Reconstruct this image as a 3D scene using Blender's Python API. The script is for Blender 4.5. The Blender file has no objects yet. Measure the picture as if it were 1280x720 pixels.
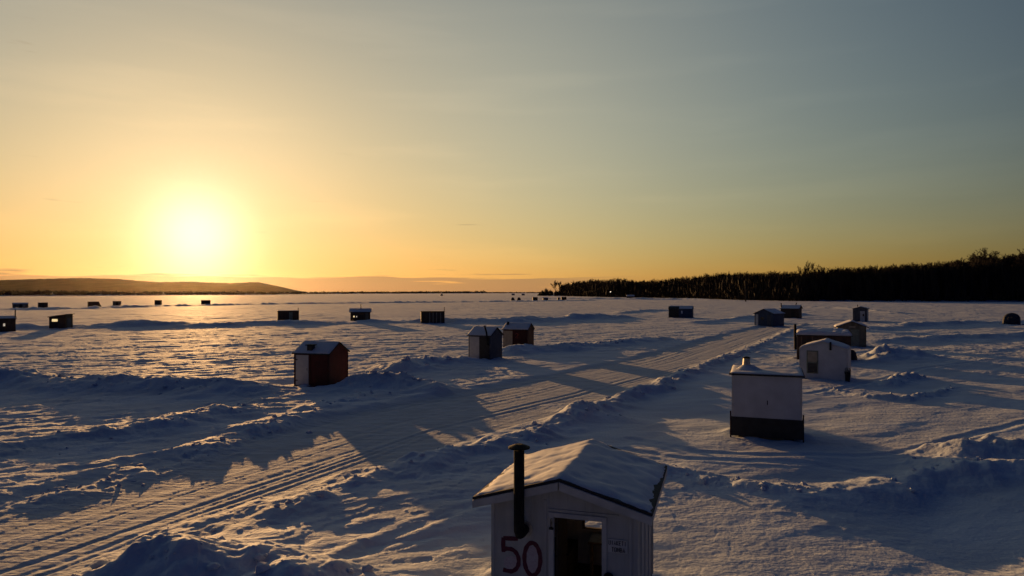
import bpy, bmesh, math, random
import numpy as np
from mathutils import Vector, Matrix

random.seed(7)
sc = bpy.context.scene
col = sc.collection
R = math.radians

# ---------------------------------------------------------------- camera facts
CAM_H = 5.5
F = 853.0            # focal length in photo pixels (1280 wide)
HZ = 365.0           # horizon row
SUN_AZ, SUN_EL = R(-24.8), R(4.3)

def gp(px, py, z=0.0):
    """photo pixel of a point lying at height z -> world x, y"""
    y = F * (CAM_H - z) / (py - HZ)
    return ((px - 640.0) / F * y, y)

# ---------------------------------------------------------------- tagging
def tag(o, label=None, cat=None, group=None, kind=None):
    if label: o['label'] = label
    if cat: o['category'] = cat
    if group: o['group'] = group
    if kind: o['kind'] = kind
    return o

def empty(name, loc, rz=0.0):
    o = bpy.data.objects.new(name, None)
    o.empty_display_size = 0.2
    o.location = loc
    o.rotation_euler = (0, 0, rz)
    col.objects.link(o)
    return o

# ---------------------------------------------------------------- mesh builder
class MB:
    def __init__(self):
        self.v = []; self.f = []
    def add(self, vs, fs):
        n = len(self.v)
        self.v += [tuple(p) for p in vs]
        self.f += [tuple(i + n for i in q) for q in fs]
    def box(self, x0, x1, y0, y1, z0, z1):
        vs = [(x0,y0,z0),(x1,y0,z0),(x1,y1,z0),(x0,y1,z0),(x0,y0,z1),(x1,y0,z1),(x1,y1,z1),(x0,y1,z1)]
        self.add(vs, [(0,3,2,1),(4,5,6,7),(0,1,5,4),(1,2,6,5),(2,3,7,6),(3,0,4,7)])
        return self
    def prism(self, poly, y0, y1, axis='y'):
        """poly of (a, z) pairs, counter-clockwise seen from -y, extruded along y (or x)"""
        n = len(poly)
        if axis == 'y':
            vs = [(a, y0, z) for a, z in poly] + [(a, y1, z) for a, z in poly]
            fs = [tuple(range(n)), tuple(range(2*n-1, n-1, -1))]
            fs += [(i, i+n, (i+1) % n + n, (i+1) % n) for i in range(n)]
        else:
            vs = [(y0, a, z) for a, z in poly] + [(y1, a, z) for a, z in poly]
            fs = [tuple(range(n-1, -1, -1)), tuple(range(n, 2*n))]
            fs += [(i, (i+1) % n, (i+1) % n + n, i+n) for i in range(n)]
        self.add(vs, fs)
        return self
    def tube(self, pts, radii, n=12, cap=True):
        pts = [Vector(p) for p in pts]
        if not hasattr(radii, '__len__'): radii = [radii] * len(pts)
        rings = []
        for i, p in enumerate(pts):
            a = pts[max(i-1, 0)]; b = pts[min(i+1, len(pts)-1)]
            t = (b - a).normalized()
            up = Vector((0,0,1)) if abs(t.z) < 0.9 else Vector((0,1,0))
            u = t.cross(up).normalized(); w = u.cross(t)
            rings.append([p + (u*math.cos(k*2*math.pi/n) + w*math.sin(k*2*math.pi/n))*radii[i] for k in range(n)])
        vs = [q for r in rings for q in r]
        fs = []
        for i in range(len(pts)-1):
            for k in range(n):
                k2 = (k+1) % n
                fs.append((i*n+k, (i+1)*n+k, (i+1)*n+k2, i*n+k2))
        if cap:
            fs.append(tuple(range(n)))
            m = (len(pts)-1)*n
            fs.append(tuple(range(m+n-1, m-1, -1)))
        self.add(vs, fs)
        return self
    def build(self, name, mat, parent=None, bevel=0.0, smooth=False):
        me = bpy.data.meshes.new(name)
        bm = bmesh.new()
        bv = [bm.verts.new(p) for p in self.v]
        for q in self.f:
            try: bm.faces.new([bv[i] for i in q])
            except ValueError: pass
        bmesh.ops.recalc_face_normals(bm, faces=bm.faces)
        if bevel > 0:
            ed = [e for e in bm.edges if len(e.link_faces) == 2 and e.calc_face_angle(0) > 0.5]
            bmesh.ops.bevel(bm, geom=ed, offset=bevel, segments=1, affect='EDGES', clamp_overlap=True)
        bm.to_mesh(me); bm.free()
        if smooth:
            me.polygons.foreach_set('use_smooth', [True]*len(me.polygons))
        me.materials.append(mat)
        o = bpy.data.objects.new(name, me)
        col.objects.link(o)
        if parent: o.parent = parent
        return o

# ---------------------------------------------------------------- numpy noise
_rng = np.random.RandomState(11)
_P = _rng.permutation(512).astype(np.int64)
_P2 = np.concatenate([_P, _P])
_ang = _rng.rand(512) * 2 * math.pi
_G = np.stack([np.cos(_ang), np.sin(_ang)], 1)

def perlin(x, y):
    xi = np.floor(x).astype(np.int64); yi = np.floor(y).astype(np.int64)
    xf = x - xi; yf = y - yi
    u = xf*xf*xf*(xf*(xf*6-15)+10); v = yf*yf*yf*(yf*(yf*6-15)+10)
    def g(ix, iy, dx, dy):
        h = _P2[(_P2[ix & 511] + iy) & 511]
        gr = _G[h]
        return gr[..., 0]*dx + gr[..., 1]*dy
    a = g(xi, yi, xf, yf); b = g(xi+1, yi, xf-1, yf)
    c = g(xi, yi+1, xf, yf-1); d = g(xi+1, yi+1, xf-1, yf-1)
    return (a*(1-u)+b*u)*(1-v) + (c*(1-u)+d*u)*v     # about -0.7 .. 0.7

def fbm(x, y, s, o=3, gain=0.5):
    t = 0; a = 1.0
    for i in range(o):
        t = t + a*perlin(x*s + 17.3*i, y*s - 9.1*i)
        s = s*2.03; a *= gain
    return t

def sstep(a, b, x):
    t = np.clip((x-a)/(b-a), 0, 1)
    return t*t*(3-2*t)

def seg_dist(x, y, pts, vals=None):
    """distance to a polyline, signed side, and values interpolated along it"""
    best = np.full(x.shape, 1e9); side = np.zeros(x.shape); val = np.zeros(x.shape)
    for i in range(len(pts)-1):
        ax, ay = pts[i]; bx, by = pts[i+1]
        dx, dy = bx-ax, by-ay
        L2 = dx*dx+dy*dy + 1e-9
        t = np.clip(((x-ax)*dx + (y-ay)*dy)/L2, 0, 1)
        ex = x-(ax+t*dx); ey = y-(ay+t*dy)
        d = np.hypot(ex, ey)
        m = d < best
        best = np.where(m, d, best)
        side = np.where(m, np.sign(dx*ey - dy*ex), side)
        if vals is not None:
            val = np.where(m, vals[i]*(1-t)+vals[i+1]*t, val)
    return best, side, val

# ---------------------------------------------------------------- shorelines (angle -> radius)
def ang_table(pix):
    P = [gp(*p) for p in pix]
    a = np.array([math.atan2(x, y) for x, y in P]); r = np.array([math.hypot(x, y) for x, y in P])
    i = np.argsort(a)
    return a[i], r[i]
SH_R = ang_table([(668,369.7),(684,369.9),(760,371.5),(860,373.0),(930,375.2),(1000,376.4),(1140,377.0),(1280,377.5),(1500,377.8),(1900,377.8)])
SH_L = ang_table([(-700,371.2),(-100,370.5),(150,369.5),(320,368.6),(450,367.3),(600,366.7),(700,366.5)])

# ---------------------------------------------------------------- snow banks: (pixels of the bank foot, heights, width, lumps)
def bank(pix, h, w, lump=0.5):
    P = [gp(*p) for p in pix]
    H = h if hasattr(h, '__len__') else [h]*len(P)
    return (P, H, w, lump)
BANKS = [
    bank([(150,715),(200,672),(340,636),(450,600),(560,573),(660,550),(760,507),(850,472),(965,425),(1005,405)], [.1,.1,.22,.34,.36,.36,.42,.42,.36,.2], .85, .6),
    bank([(60,765),(130,738),(210,716),(300,722),(370,738),(420,765)], [.2,.36,.52,.5,.4,.2], 1.2, .8),
    bank([(-100,640),(100,610),(240,570),(330,536),(420,507),(520,480)], [.08,.14,.2,.24,.2,.1], .85, 1.0),
    bank([(-60,572),(60,556),(150,545),(240,526),(330,507)], [.15,.24,.3,.34,.26], 1.1, .9),
    bank([(-120,484),(-40,480),(30,481),(90,486),(160,488),(240,491),(345,492)], [.7,.9,1.0,.72,.7,.66,.5], 1.7, .55),
    bank([(440,484),(480,485),(528,487)], [.6,.9,.5], 1.5, .6),
    bank([(497,464),(535,457),(578,453)], [.6,.9,.5], 1.8, .6),
    bank([(640,442),(700,438),(770,431),(830,424)], [.6,.65,.5,.3], 1.6, .6),
    bank([(545,403),(640,404),(700,401),(775,397)], [.7,1.0,1.15,.9], 3.2, .5),
    bank([(-60,411),(90,409.5),(170,408.5),(240,408.5),(330,405.5),(450,404),(560,402.5)], [.5,.7,1.0,1.0,.75,.6,.6], 3.0, .6),
    bank([(-40,388.5),(100,386),(200,383),(300,381),(400,379.5),(640,377),(740,375.6)], .75, 2.2, .7),
    bank([(1068,452),(1110,448),(1143,448)], [.5,1.05,.6], 1.5, .7),
    bank([(1165,580),(1205,573),(1243,570),(1275,572),(1330,576)], [.2,.55,.74,.62,.4], 1.1, .7),
    bank([(985,620),(1040,615),(1085,611),(1150,602),(1210,594),(1290,592),(1380,598)], [.1,.2,.3,.4,.5,.52,.4], .8, .4),
    bank([(825,590),(870,597),(905,604),(960,612),(1010,612)], [.12,.18,.2,.14,.08], .5, 1.0),
    bank([(1035,486),(1088,497),(1130,500),(1165,495),(1192,484)], [.1,.2,.22,.2,.1], .35, .6),
    bank([(1110,482),(1132,475),(1150,474)], [.3,.42,.3], .6, .9),
    bank([(1088,412),(1150,407),(1230,404),(1320,402)], [.5,.6,.5,.6], 2.4, .5),
    bank([(1095,428),(1180,424),(1290,420)], [.5,.5,.5], 2.2, .4),
    bank([(870,404),(930,398),(1000,394)], [.3,.5,.5], 2.0, .5),
    bank([(770,392),(800,389),(835,388)], [.3,.7,.3], 2.6, .5),
    bank([(1000,384),(1060,386),(1120,392)], [.5,.6,.4], 2.6, .5),
    bank([(660,373.4),(760,374.2),(860,375.0),(930,376.6)], [.6,1.6,1.3,.5], 6.0, .5),
    bank([(690,505),(735,520),(800,528)], [.05,.2,.1], .8, .8),
]
ROAD = [gp(*p) for p in [(-420,800),(-200,735),(0,680),(300,590),(500,530),(700,487),(850,450),(940,420),(990,404)]]
ROAD_W = [4.2,4.2,4.2,4.2,4.3,4.6,4.6,4.4,3.5]
HOLLOW = [(gp(1180,645), 2.6, -.40), (gp(1080,560), 2.0, -.1)]
FLAT = []          # filled with (x, y, radius) by the sheds

TRACKS = [[gp(*p) for p in q] for q in (
    [(770,560),(850,574),(930,578),(1010,580),(1090,588),(1200,612),(1330,640)],
    [(790,548),(870,566),(960,571),(1040,570),(1130,566),(1230,540),(1330,520)],
    [(330,790),(420,716),(500,672),(580,640),(660,615),(740,585)],
    [(1010,492),(1080,480),(1150,462),(1230,452),(1330,449)],
    [(640,470),(620,455),(560,447),(500,447),(430,452)],
)]
def far2(r): return sstep(60, 150, r)
def height(x, y, want_masks=False):
    r = np.hypot(x, y); a = np.arctan2(x, y)
    z = np.zeros(x.shape)
    d, side, wv = seg_dist(x, y, ROAD, ROAD_W)
    road = 1 - sstep(wv*0.80, wv*1.02, d)
    far = sstep(140, 420, r)
    # wind drifts, drawn out along the wind (roughly along x - y)
    u = x*0.86 + y*0.5; v = -x*0.5 + y*0.86
    dr = 0.11*fbm(u*0.55, v, 0.11, 2) + 0.075*fbm(u*0.45+31, v+7, 0.33, 3)
    left = sstep(10, -14, x - 0.12*y)          # open wind-packed ice to the left is rippled
    rip = np.abs(fbm(u*0.42+5, v-3, 0.55, 3))
    sast = 0.125*(0.35-rip)
    fine = 0.022*fbm(x*0.7, y, 1.7, 3) 
    rough = 0.55 + 0.45*left
    z += (dr + sast*rough*(1-0.6*sstep(-2, 4, x)*sstep(75, 45, r)))*(1-0.9*road) + fine*(0.35+0.65*left)*(1-0.75*road)
    # crust: wind-cut ledges a few centimetres high
    cr = fbm(u*0.5+11, v, 0.42, 4)
    calm = 1-0.78*sstep(-2, 4, x)*sstep(75, 45, r)
    z += calm*(1-road)*(0.028*sstep(-.015, .015, cr-.08) + 0.022*sstep(-.02, .02, cr+.16) + 0.018*sstep(-.015, .015, fbm(u*0.6, v-20, 1.0, 3)-.1))*sstep(160, 60, r)
    z += far2(r)*0.11*fbm(x*0.7+3, y, 0.17, 3)*(1-road)
    # snowmobile tracks
    for P in TRACKS:
        xs = [p[0] for p in P]; ys = [p[1] for p in P]
        m = (x > min(xs)-1) & (x < max(xs)+1) & (y > min(ys)-1) & (y < max(ys)+1)
        if not m.any(): continue
        xx, yy = x[m], y[m]
        d3, _, _ = seg_dist(xx+.12*perlin(xx*.4, yy*.4), yy, P)
        z[m] += 0.55*(-0.055*np.exp(-(d3/.20)**4) + 0.035*np.exp(-((d3-.36)/.13)**2) + 0.012*np.exp(-(d3/.2)**4)*perlin(xx*3.3, yy*3.3))
    # small crusty lumps here and there
    patch = sstep(0.05, 0.35, fbm(x+50, y, 0.12, 2))
    z += patch*(1-road)*0.05*np.maximum(fbm(x, y+9, 2.6, 2), 0)
    # ruts along the road
    s = d*side + 0.12*fbm(x, y, 0.15, 2)
    along = x*0.62+y*0.78
    wr = 0.25*perlin(along*0.05, s*0.2)
    rut = 0.016*perlin((s+wr)*1.15, along*0.03+4) + 0.008*perlin((s-wr)*2.7+9, along*0.05) + 0.007*perlin((s+2*wr)*6.5, along*0.10) + 0.005*perlin(s*15.0, along*0.35)
    rw = np.random.RandomState(31)
    for q in range(18):
        off = -4.0 + 8.0*(q+rw.rand())/18; ph = rw.rand()*50; wd = .06+.13*rw.rand(); dp = (.006+.012*rw.rand())*(.55+.9*sstep(-.25, .25, perlin(along*.07+ph, along*0-ph)))
        e = (s-off-0.8*perlin(along*0.022+ph, along*0+ph))/wd
        rut = rut - dp*np.exp(-e*e) + .4*dp*(np.exp(-(e-1.9)**2)+np.exp(-(e+1.9)**2))
    z += road*(rut + 0.010*fbm(x, y, 3.2, 3) - 0.10)
    bm_all = np.zeros(x.shape)
    for P, H, w, lump in BANKS:
        xs = [p[0] for p in P]; ys = [p[1] for p in P]
        m = (x > min(xs)-4*w) & (x < max(xs)+4*w) & (y > min(ys)-4*w) & (y < max(ys)+4*w)
        if not m.any(): continue
        xx, yy = x[m], y[m]
        wob = 0.45*w*fbm(xx, yy, 0.55/w, 2)
        d2, _, hv = seg_dist(xx+wob, yy-wob, P, H)
        k = np.exp(-(d2/w)**2*1.1)
        mod = (1 + lump*0.8*fbm(xx, yy, 0.8/w, 3))*(1-lump*0.62*sstep(0.12, -0.22, fbm(xx+9, yy-4, 0.24/w, 2)))
        ch = np.abs(fbm(xx+3, yy, 1.3/min(w, 1.6), 3))
        band = sstep(.05, .55, k)
        clod = np.maximum(perlin(xx*2.3+5, yy*2.3), 0)*.30 + np.maximum(perlin(xx*4.9, yy*4.9+3), 0)*.16 + 0.06*perlin(xx*9.7, yy*9.7)
        hh = hv*k*mod + hv*lump*0.30*sstep(.12, .75, k)*(ch-0.22) + lump*band*(.12+.5*hv)*clod*np.minimum(1, 40.0/(np.hypot(xx, yy)))
        z[m] += hh
        bm_all[m] = np.maximum(bm_all[m], k)
    for (hx, hy), rad, dep in HOLLOW:
        z += dep*np.exp(-((x-hx)**2+((y-hy)*0.8)**2)/rad**2)
    for fx, fy, fr in FLAT:
        q = np.hypot(x-fx, y-fy)
        k = sstep(fr*1.75, fr*0.95, q)
        z = z*(1-k) + k*np.clip(z, -0.04, 0.06)
        z += 0.13*np.exp(-((q-fr*.86)/(.16*fr+.05))**2)*np.maximum(0, .45+1.2*perlin(x*1.1+fx, y*1.1))*(fr < 3.2)
    # shores
    Rr = np.interp(a, *SH_R, left=1e9, right=SH_R[1][-1])
    sR = r - Rr
    inR = (sR > 0) & (a > SH_R[0][0])
    rise = np.interp(a, [R(3), R(14), R(24), R(37)], [3, 5, 8, 13])*sstep(SH_R[0][0], SH_R[0][0]+.035, a)
    z = np.where(inR, z*0.3 + rise*sstep(0, 90, sR) + 0.8*sstep(0, 5, sR)*sstep(SH_R[0][0], SH_R[0][0]+.03, a), z)
    Rl = np.interp(a, *SH_L, left=SH_L[1][0], right=1e9)
    z = np.where((r > Rl) & (~inR), z*0.3 + 3*sstep(0, 60, r-Rl), z)
    if want_masks: return z, road, bm_all
    return z

def hz(x, y):
    return float(height(np.array([x], dtype=float), np.array([y], dtype=float))[0])

# ---------------------------------------------------------------- materials
def new_mat(name):
    m = bpy.data.materials.new(name); m.use_nodes = True
    nt = m.node_tree
    return m, nt, nt.nodes['Principled BSDF']

def mat_noise(name, c1, c2, scale=6.0, rough=0.7, bump=0.15, stretch=(1,1,1), spec=0.4, metal=0.0, detail=6.0):
    m, nt, b = new_mat(name)
    N = nt.nodes; L = nt.links
    tc = N.new('ShaderNodeTexCoord'); mp = N.new('ShaderNodeMapping')
    mp.inputs['Scale'].default_value = stretch
    L.new(tc.outputs['Object'], mp.inputs['Vector'])
    n = N.new('ShaderNodeTexNoise'); n.inputs['Scale'].default_value = scale; n.inputs['Detail'].default_value = detail
    L.new(mp.outputs[0], n.inputs['Vector'])
    cr = N.new('ShaderNodeValToRGB')
    cr.color_ramp.elements[0].position = 0.33; cr.color_ramp.elements[1].position = 0.68
    cr.color_ramp.elements[0].color = (*c1, 1); cr.color_ramp.elements[1].color = (*c2, 1)
    L.new(n.outputs['Fac'], cr.inputs['Fac']); L.new(cr.outputs[0], b.inputs['Base Color'])
    b.inputs['Roughness'].default_value = rough; b.inputs['Metallic'].default_value = metal
    b.inputs['Specular IOR Level'].default_value = spec
    if bump:
        bp = N.new('ShaderNodeBump'); bp.inputs['Strength'].default_value = bump; bp.inputs['Distance'].default_value = 0.02
        L.new(n.outputs['Fac'], bp.inputs['Height']); L.new(bp.outputs[0], b.inputs['Normal'])
    return m

def boards(name, c1, c2, pitch=0.2, rough=0.7):
    """painted upright boards: grooves every `pitch` m round the walls, uneven paint with streaks"""
    m, nt, b = new_mat(name)
    N = nt.nodes; L = nt.links
    tc = N.new('ShaderNodeTexCoord'); mp = N.new('ShaderNodeMapping'); mp.inputs['Scale'].default_value = (7, 7, 0.7)
    L.new(tc.outputs['Object'], mp.inputs['Vector'])
    n = N.new('ShaderNodeTexNoise'); n.inputs['Scale'].default_value = 1.0; n.inputs['Detail'].default_value = 7
    L.new(mp.outputs[0], n.inputs['Vector'])
    n2 = N.new('ShaderNodeTexNoise'); n2.inputs['Scale'].default_value = 2.3; n2.inputs['Detail'].default_value = 5
    L.new(tc.outputs['Object'], n2.inputs['Vector'])
    mx = N.new('ShaderNodeMath'); mx.operation = 'MULTIPLY_ADD'; mx.inputs[1].default_value = 0.55
    ml = N.new('ShaderNodeMath'); ml.operation = 'MULTIPLY'; ml.inputs[1].default_value = 0.45
    L.new(n2.outputs['Fac'], ml.inputs[0]); L.new(n.outputs['Fac'], mx.inputs[0]); L.new(ml.outputs[0], mx.inputs[2])
    cr = N.new('ShaderNodeValToRGB')
    cr.color_ramp.elements[0].position = 0.36; cr.color_ramp.elements[1].position = 0.62
    cr.color_ramp.elements[0].color = (*c1, 1); cr.color_ramp.elements[1].color = (*c2, 1)
    L.new(mx.outputs[0], cr.inputs['Fac']); L.new(cr.outputs[0], b.inputs['Base Color'])
    sx = N.new('ShaderNodeSeparateXYZ'); L.new(tc.outputs['Object'], sx.inputs[0])
    ad = N.new('ShaderNodeMath'); ad.operation = 'ADD'; L.new(sx.outputs[0], ad.inputs[0]); L.new(sx.outputs[1], ad.inputs[1])
    md = N.new('ShaderNodeMath'); md.operation = 'PINGPONG'; md.inputs[1].default_value = pitch/2; L.new(ad.outputs[0], md.inputs[0])
    st = N.new('ShaderNodeMath'); st.operation = 'GREATER_THAN'; st.inputs[1].default_value = 0.008; L.new(md.outputs[0], st.inputs[0])
    hh = N.new('ShaderNodeMath'); hh.operation = 'MULTIPLY_ADD'; hh.inputs[1].default_value = 0.12
    L.new(n.outputs['Fac'], hh.inputs[0]); L.new(st.outputs[0], hh.inputs[2])
    bp = N.new('ShaderNodeBump'); bp.inputs['Strength'].default_value = 0.6; bp.inputs['Distance'].default_value = 0.012
    L.new(hh.outputs[0], bp.inputs['Height']); L.new(bp.outputs[0], b.inputs['Normal'])
    b.inputs['Roughness'].default_value = rough
    b.inputs['Specular IOR Level'].default_value = 0.3
    return m

def snow_mat(name, ground=False):
    m, nt, b = new_mat(name)
    N = nt.nodes; L = nt.links
    tc = N.new('ShaderNodeTexCoord')
    n1 = N.new('ShaderNodeTexNoise'); n1.inputs['Scale'].default_value = 0.55; n1.inputs['Detail'].default_value = 8
    n2 = N.new('ShaderNodeTexNoise'); n2.inputs['Scale'].default_value = 9.0; n2.inputs['Detail'].default_value = 6
    n3 = N.new('ShaderNodeTexNoise'); n3.inputs['Scale'].default_value = 2.2; n3.inputs['Detail'].default_value = 8
    mp = N.new('ShaderNodeMapping'); mp.inputs['Rotation'].default_value = (0,0,R(-30)); mp.inputs['Scale'].default_value = (0.45,1,1)
    L.new(tc.outputs['Object'], mp.inputs['Vector'])
    for n in (n1, n3): L.new(mp.outputs[0], n.inputs['Vector'])
    L.new(tc.outputs['Object'], n2.inputs['Vector'])
    cr = N.new('ShaderNodeValToRGB')
    cr.color_ramp.elements[0].position = 0.35; cr.color_ramp.elements[1].position = 0.65
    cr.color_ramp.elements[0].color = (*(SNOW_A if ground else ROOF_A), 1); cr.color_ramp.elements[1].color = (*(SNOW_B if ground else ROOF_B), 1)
    L.new(n1.outputs['Fac'], cr.inputs['Fac'])
    colour = cr.outputs[0]
    hsum = N.new('ShaderNodeMath'); hsum.operation = 'MULTIPLY_ADD'; hsum.inputs[1].default_value = 2.2
    L.new(n3.outputs['Fac'], hsum.inputs[0]); L.new(n2.outputs['Fac'], hsum.inputs[2])
    b.inputs['Roughness'].default_value = 0.8
    BS = 0.5 if ground else 0.3
    if ground:
        at = N.new('ShaderNodeAttribute'); at.attribute_name = 'packed'
        n4 = N.new('ShaderNodeTexNoise'); n4.inputs['Scale'].default_value = 5.0; n4.inputs['Detail'].default_value = 8
        mp4 = N.new('ShaderNodeMapping'); mp4.inputs['Rotation'].default_value = (0,0,R(-51)); mp4.inputs['Scale'].default_value = (0.18,1.5,1)
        L.new(tc.outputs['Object'], mp4.inputs['Vector']); L.new(mp4.outputs[0], n4.inputs['Vector'])
        crp = N.new('ShaderNodeValToRGB')
        crp.color_ramp.elements[0].position = 0.38; crp.color_ramp.elements[1].position = 0.62
        crp.color_ramp.elements[0].color = (*PACK_A, 1); crp.color_ramp.elements[1].color = (*PACK_B, 1)
        L.new(n4.outputs['Fac'], crp.inputs['Fac'])
        mx = N.new('ShaderNodeMix'); mx.data_type = 'RGBA'
        L.new(at.outputs['Fac'], mx.inputs['Factor']); L.new(colour, mx.inputs['A']); L.new(crp.outputs[0], mx.inputs['B'])
        colour = mx.outputs['Result']
        rr = N.new('ShaderNodeMapRange'); rr.inputs['To Min'].default_value = 0.8; rr.inputs['To Max'].default_value = 0.85
        L.new(at.outputs['Fac'], rr.inputs['Value']); L.new(rr.outputs[0], b.inputs['Roughness'])
        sp = N.new('ShaderNodeMapRange'); sp.inputs['To Min'].default_value = 0.48; sp.inputs['To Max'].default_value = 0.22; Lk2 = L.new(at.outputs['Fac'], sp.inputs['Value']); L.new(sp.outputs[0], b.inputs['Specular IOR Level'])
        hs2 = N.new('ShaderNodeMath'); hs2.operation = 'MULTIPLY_ADD'
        ma = N.new('ShaderNodeMath'); ma.operation = 'MULTIPLY'; ma.inputs[1].default_value = 2.0; L.new(at.outputs['Fac'], ma.inputs[0])
        L.new(n4.outputs['Fac'], hs2.inputs[0]); L.new(ma.outputs[0], hs2.inputs[1]); L.new(hsum.outputs[0], hs2.inputs[2])
        hsum = hs2
    L.new(colour, b.inputs['Base Color'])
    bp = N.new('ShaderNodeBump'); bp.inputs['Strength'].default_value = BS; bp.inputs['Distance'].default_value = 0.05 if ground else .02
    L.new(hsum.outputs[0], bp.inputs['Height']); L.new(bp.outputs[0], b.inputs['Normal'])
    b.inputs['Specular IOR Level'].default_value = 0.40
    return m

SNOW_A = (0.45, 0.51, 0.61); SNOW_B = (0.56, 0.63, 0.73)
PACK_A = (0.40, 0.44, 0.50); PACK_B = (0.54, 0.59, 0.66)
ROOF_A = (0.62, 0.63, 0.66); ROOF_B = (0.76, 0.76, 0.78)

def emit_mat(name, c, s):
    m, nt, b = new_mat(name)
    b.inputs['Base Color'].default_value = (*c, 1)
    b.inputs['Emission Color'].default_value = (*c, 1); b.inputs['Emission Strength'].default_value = s
    return m

def glass_mat(name):
    m, nt, b = new_mat(name)
    N = nt.nodes; L = nt.links
    t = N.new('ShaderNodeBsdfTransparent'); g = N.new('ShaderNodeBsdfGlossy'); g.inputs['Roughness'].default_value = 0.05
    mx = N.new('ShaderNodeMixShader'); mx.inputs[0].default_value = 0.08
    L.new(t.outputs[0], mx.inputs[1]); L.new(g.outputs[0], mx.inputs[2])
    L.new(mx.outputs[0], N['Material Output'].inputs['Surface'])
    return m

M = dict(
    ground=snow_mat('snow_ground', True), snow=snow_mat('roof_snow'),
    white=boards('weathered_white_boards', (.38,.375,.36), (.50,.495,.48), .3),
    trim=mat_noise('white_trim', (.44,.435,.42), (.56,.55,.54), 5, .6, .1),
    panelwhite=mat_noise('white_panel', (.40,.41,.44), (.50,.51,.53), 3, .6, .05),
    smooth_white=mat_noise('white_sheeting', (.44,.45,.48), (.54,.55,.58), 2, .5, .04),
    red=boards('red_boards', (.060,.011,.009), (.095,.017,.013), .16),
    darkred=boards('dark_red_boards', (.04,.009,.008), (.065,.014,.012), .16),
    brown=boards('brown_boards', (.05,.032,.022), (.10,.062,.042), .18),
    olive=boards('olive_boards', (.12,.11,.08), (.20,.18,.13), .2),
    navy=boards('dark_blue_boards', (.030,.045,.085), (.050,.072,.13), .2),
    slate=boards('slate_boards', (.05,.055,.075), (.09,.095,.12), .2),
    black=mat_noise('black_sheet', (.014,.014,.016), (.028,.028,.03), 4, .6, .08),
    tan=mat_noise('tan_panel', (.34,.28,.2), (.44,.37,.27), 4, .7, .08),
    greenish=mat_noise('grey_green_panel', (.16,.18,.14), (.24,.26,.2), 4, .7, .08),
    metal=mat_noise('stove_pipe_metal', (.010,.010,.010), (.024,.022,.021), 8, .75, .05, spec=.15),
    galv=mat_noise('galvanised_metal', (.28,.28,.27), (.5,.49,.47), 9, .4, .05, metal=.8),
    wood=mat_noise('bare_wood', (.13,.09,.06), (.24,.17,.11), 6, .8, .2, (1,1,8)),
    darkwood=mat_noise('dark_wood', (.03,.022,.017), (.06,.045,.033), 6, .8, .2, (1,1,8)),
    felt=mat_noise('roof_felt', (.02,.02,.022), (.045,.045,.048), 14, .85, .3),
    paint=mat_noise('maroon_paint', (.075,.006,.024), (.12,.010,.038), 20, .6, .1),
    overspray=mat_noise('maroon_overspray', (.46,.36,.39), (.56,.50,.51), 26, .7, .05),
    marker=mat_noise('black_lettering', (.05,.05,.055), (.14,.14,.145), 20, .7, 0),
    orangered=mat_noise('faded_red_paint', (.4,.06,.05), (.5,.09,.07), 20, .6, .1),
    rubber=mat_noise('black_rope', (.012,.012,.013), (.03,.03,.032), 30, .8, .3),
    tent=mat_noise('dark_blue_fabric', (.012,.016,.03), (.022,.03,.052), 3, .8, .25),
    glass=glass_mat('window_glass'),
    pane_dark=mat_noise('dark_glass', (.012,.013,.016), (.03,.032,.036), 3, .15, 0, spec=.6),
    glowing=emit_mat('glowing_pane', (1, .74, .36), .75),  # bright panes, made to emit their own warm colour
    glowing_dim=emit_mat('dim_glowing_pane', (1, .82, .62), .35),
    pale_pane=mat_noise('pale_plastic_pane', (.6,.62,.7), (.72,.74,.8), 3, .4, 0),
    bark=mat_noise('bark', (.022,.017,.013), (.045,.034,.027), 2, .9, .2),
    twig=mat_noise('twigs', (.017,.012,.009), (.038,.027,.019), 1, .9, 0),
    wood_mass=mat_noise('far_wood', (.03,.026,.02), (.07,.056,.042), .05, 1.0, 0, spec=0.0),
    hill=mat_noise('hill_forest', (.03,.028,.022), (.075,.062,.05), .012, 1.0, 0, spec=0.0),
    buoy=mat_noise('white_marker_paint', (.6,.6,.6), (.75,.75,.74), 3, .5, 0),
)

# ================================================================= SHEDS
def build_panel_front(root, name, x0, x1, z0, z1, y, mat, t=.02, label=None):
    o = MB().box(x0, x1, y-t, y-.0005, z0, z1).build(name, mat, root, .004)
    if label: o['label'] = label
    return o

def window_on_front(root, x0, x1, z0, z1, y, frame_mat, pane_mat, t=.03, fw=.05):
    f = MB()
    f.box(x0-fw, x0, y-t, y-.0005, z0-fw, z1+fw); f.box(x1, x1+fw, y-t, y-.0005, z0-fw, z1+fw)
    f.box(x0, x1, y-t+.002, y-.0005, z0-fw, z0); f.box(x0, x1, y-t+.002, y-.0005, z1, z1+fw)
    w = f.build('window', frame_mat, root)
    MB().box(x0, x1, y-.010, y-.001, z0, z1).build('pane', pane_mat, w)
    return w

def roof_slopes(W, L, he, hr, over_e, over_g, t, ridge):
    """two roof slabs as one mesh. ridge 'y': along depth; 'x': along the front"""
    mb = MB()
    half = (W if ridge == 'y' else L)/2
    ln = (L if ridge == 'y' else W)/2 + over_g
    sl = (hr-he)/half
    e = half + over_e
    ze = he - sl*over_e
    poly = [(-e, ze+.003), (0, hr+.003), (e, ze+.003), (e, ze+t), (0, hr+t), (-e, ze+t)]
    mb.prism(poly, -ln, ln, 'y' if ridge == 'y' else 'x')
    return mb, e, ze, ln, sl

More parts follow.
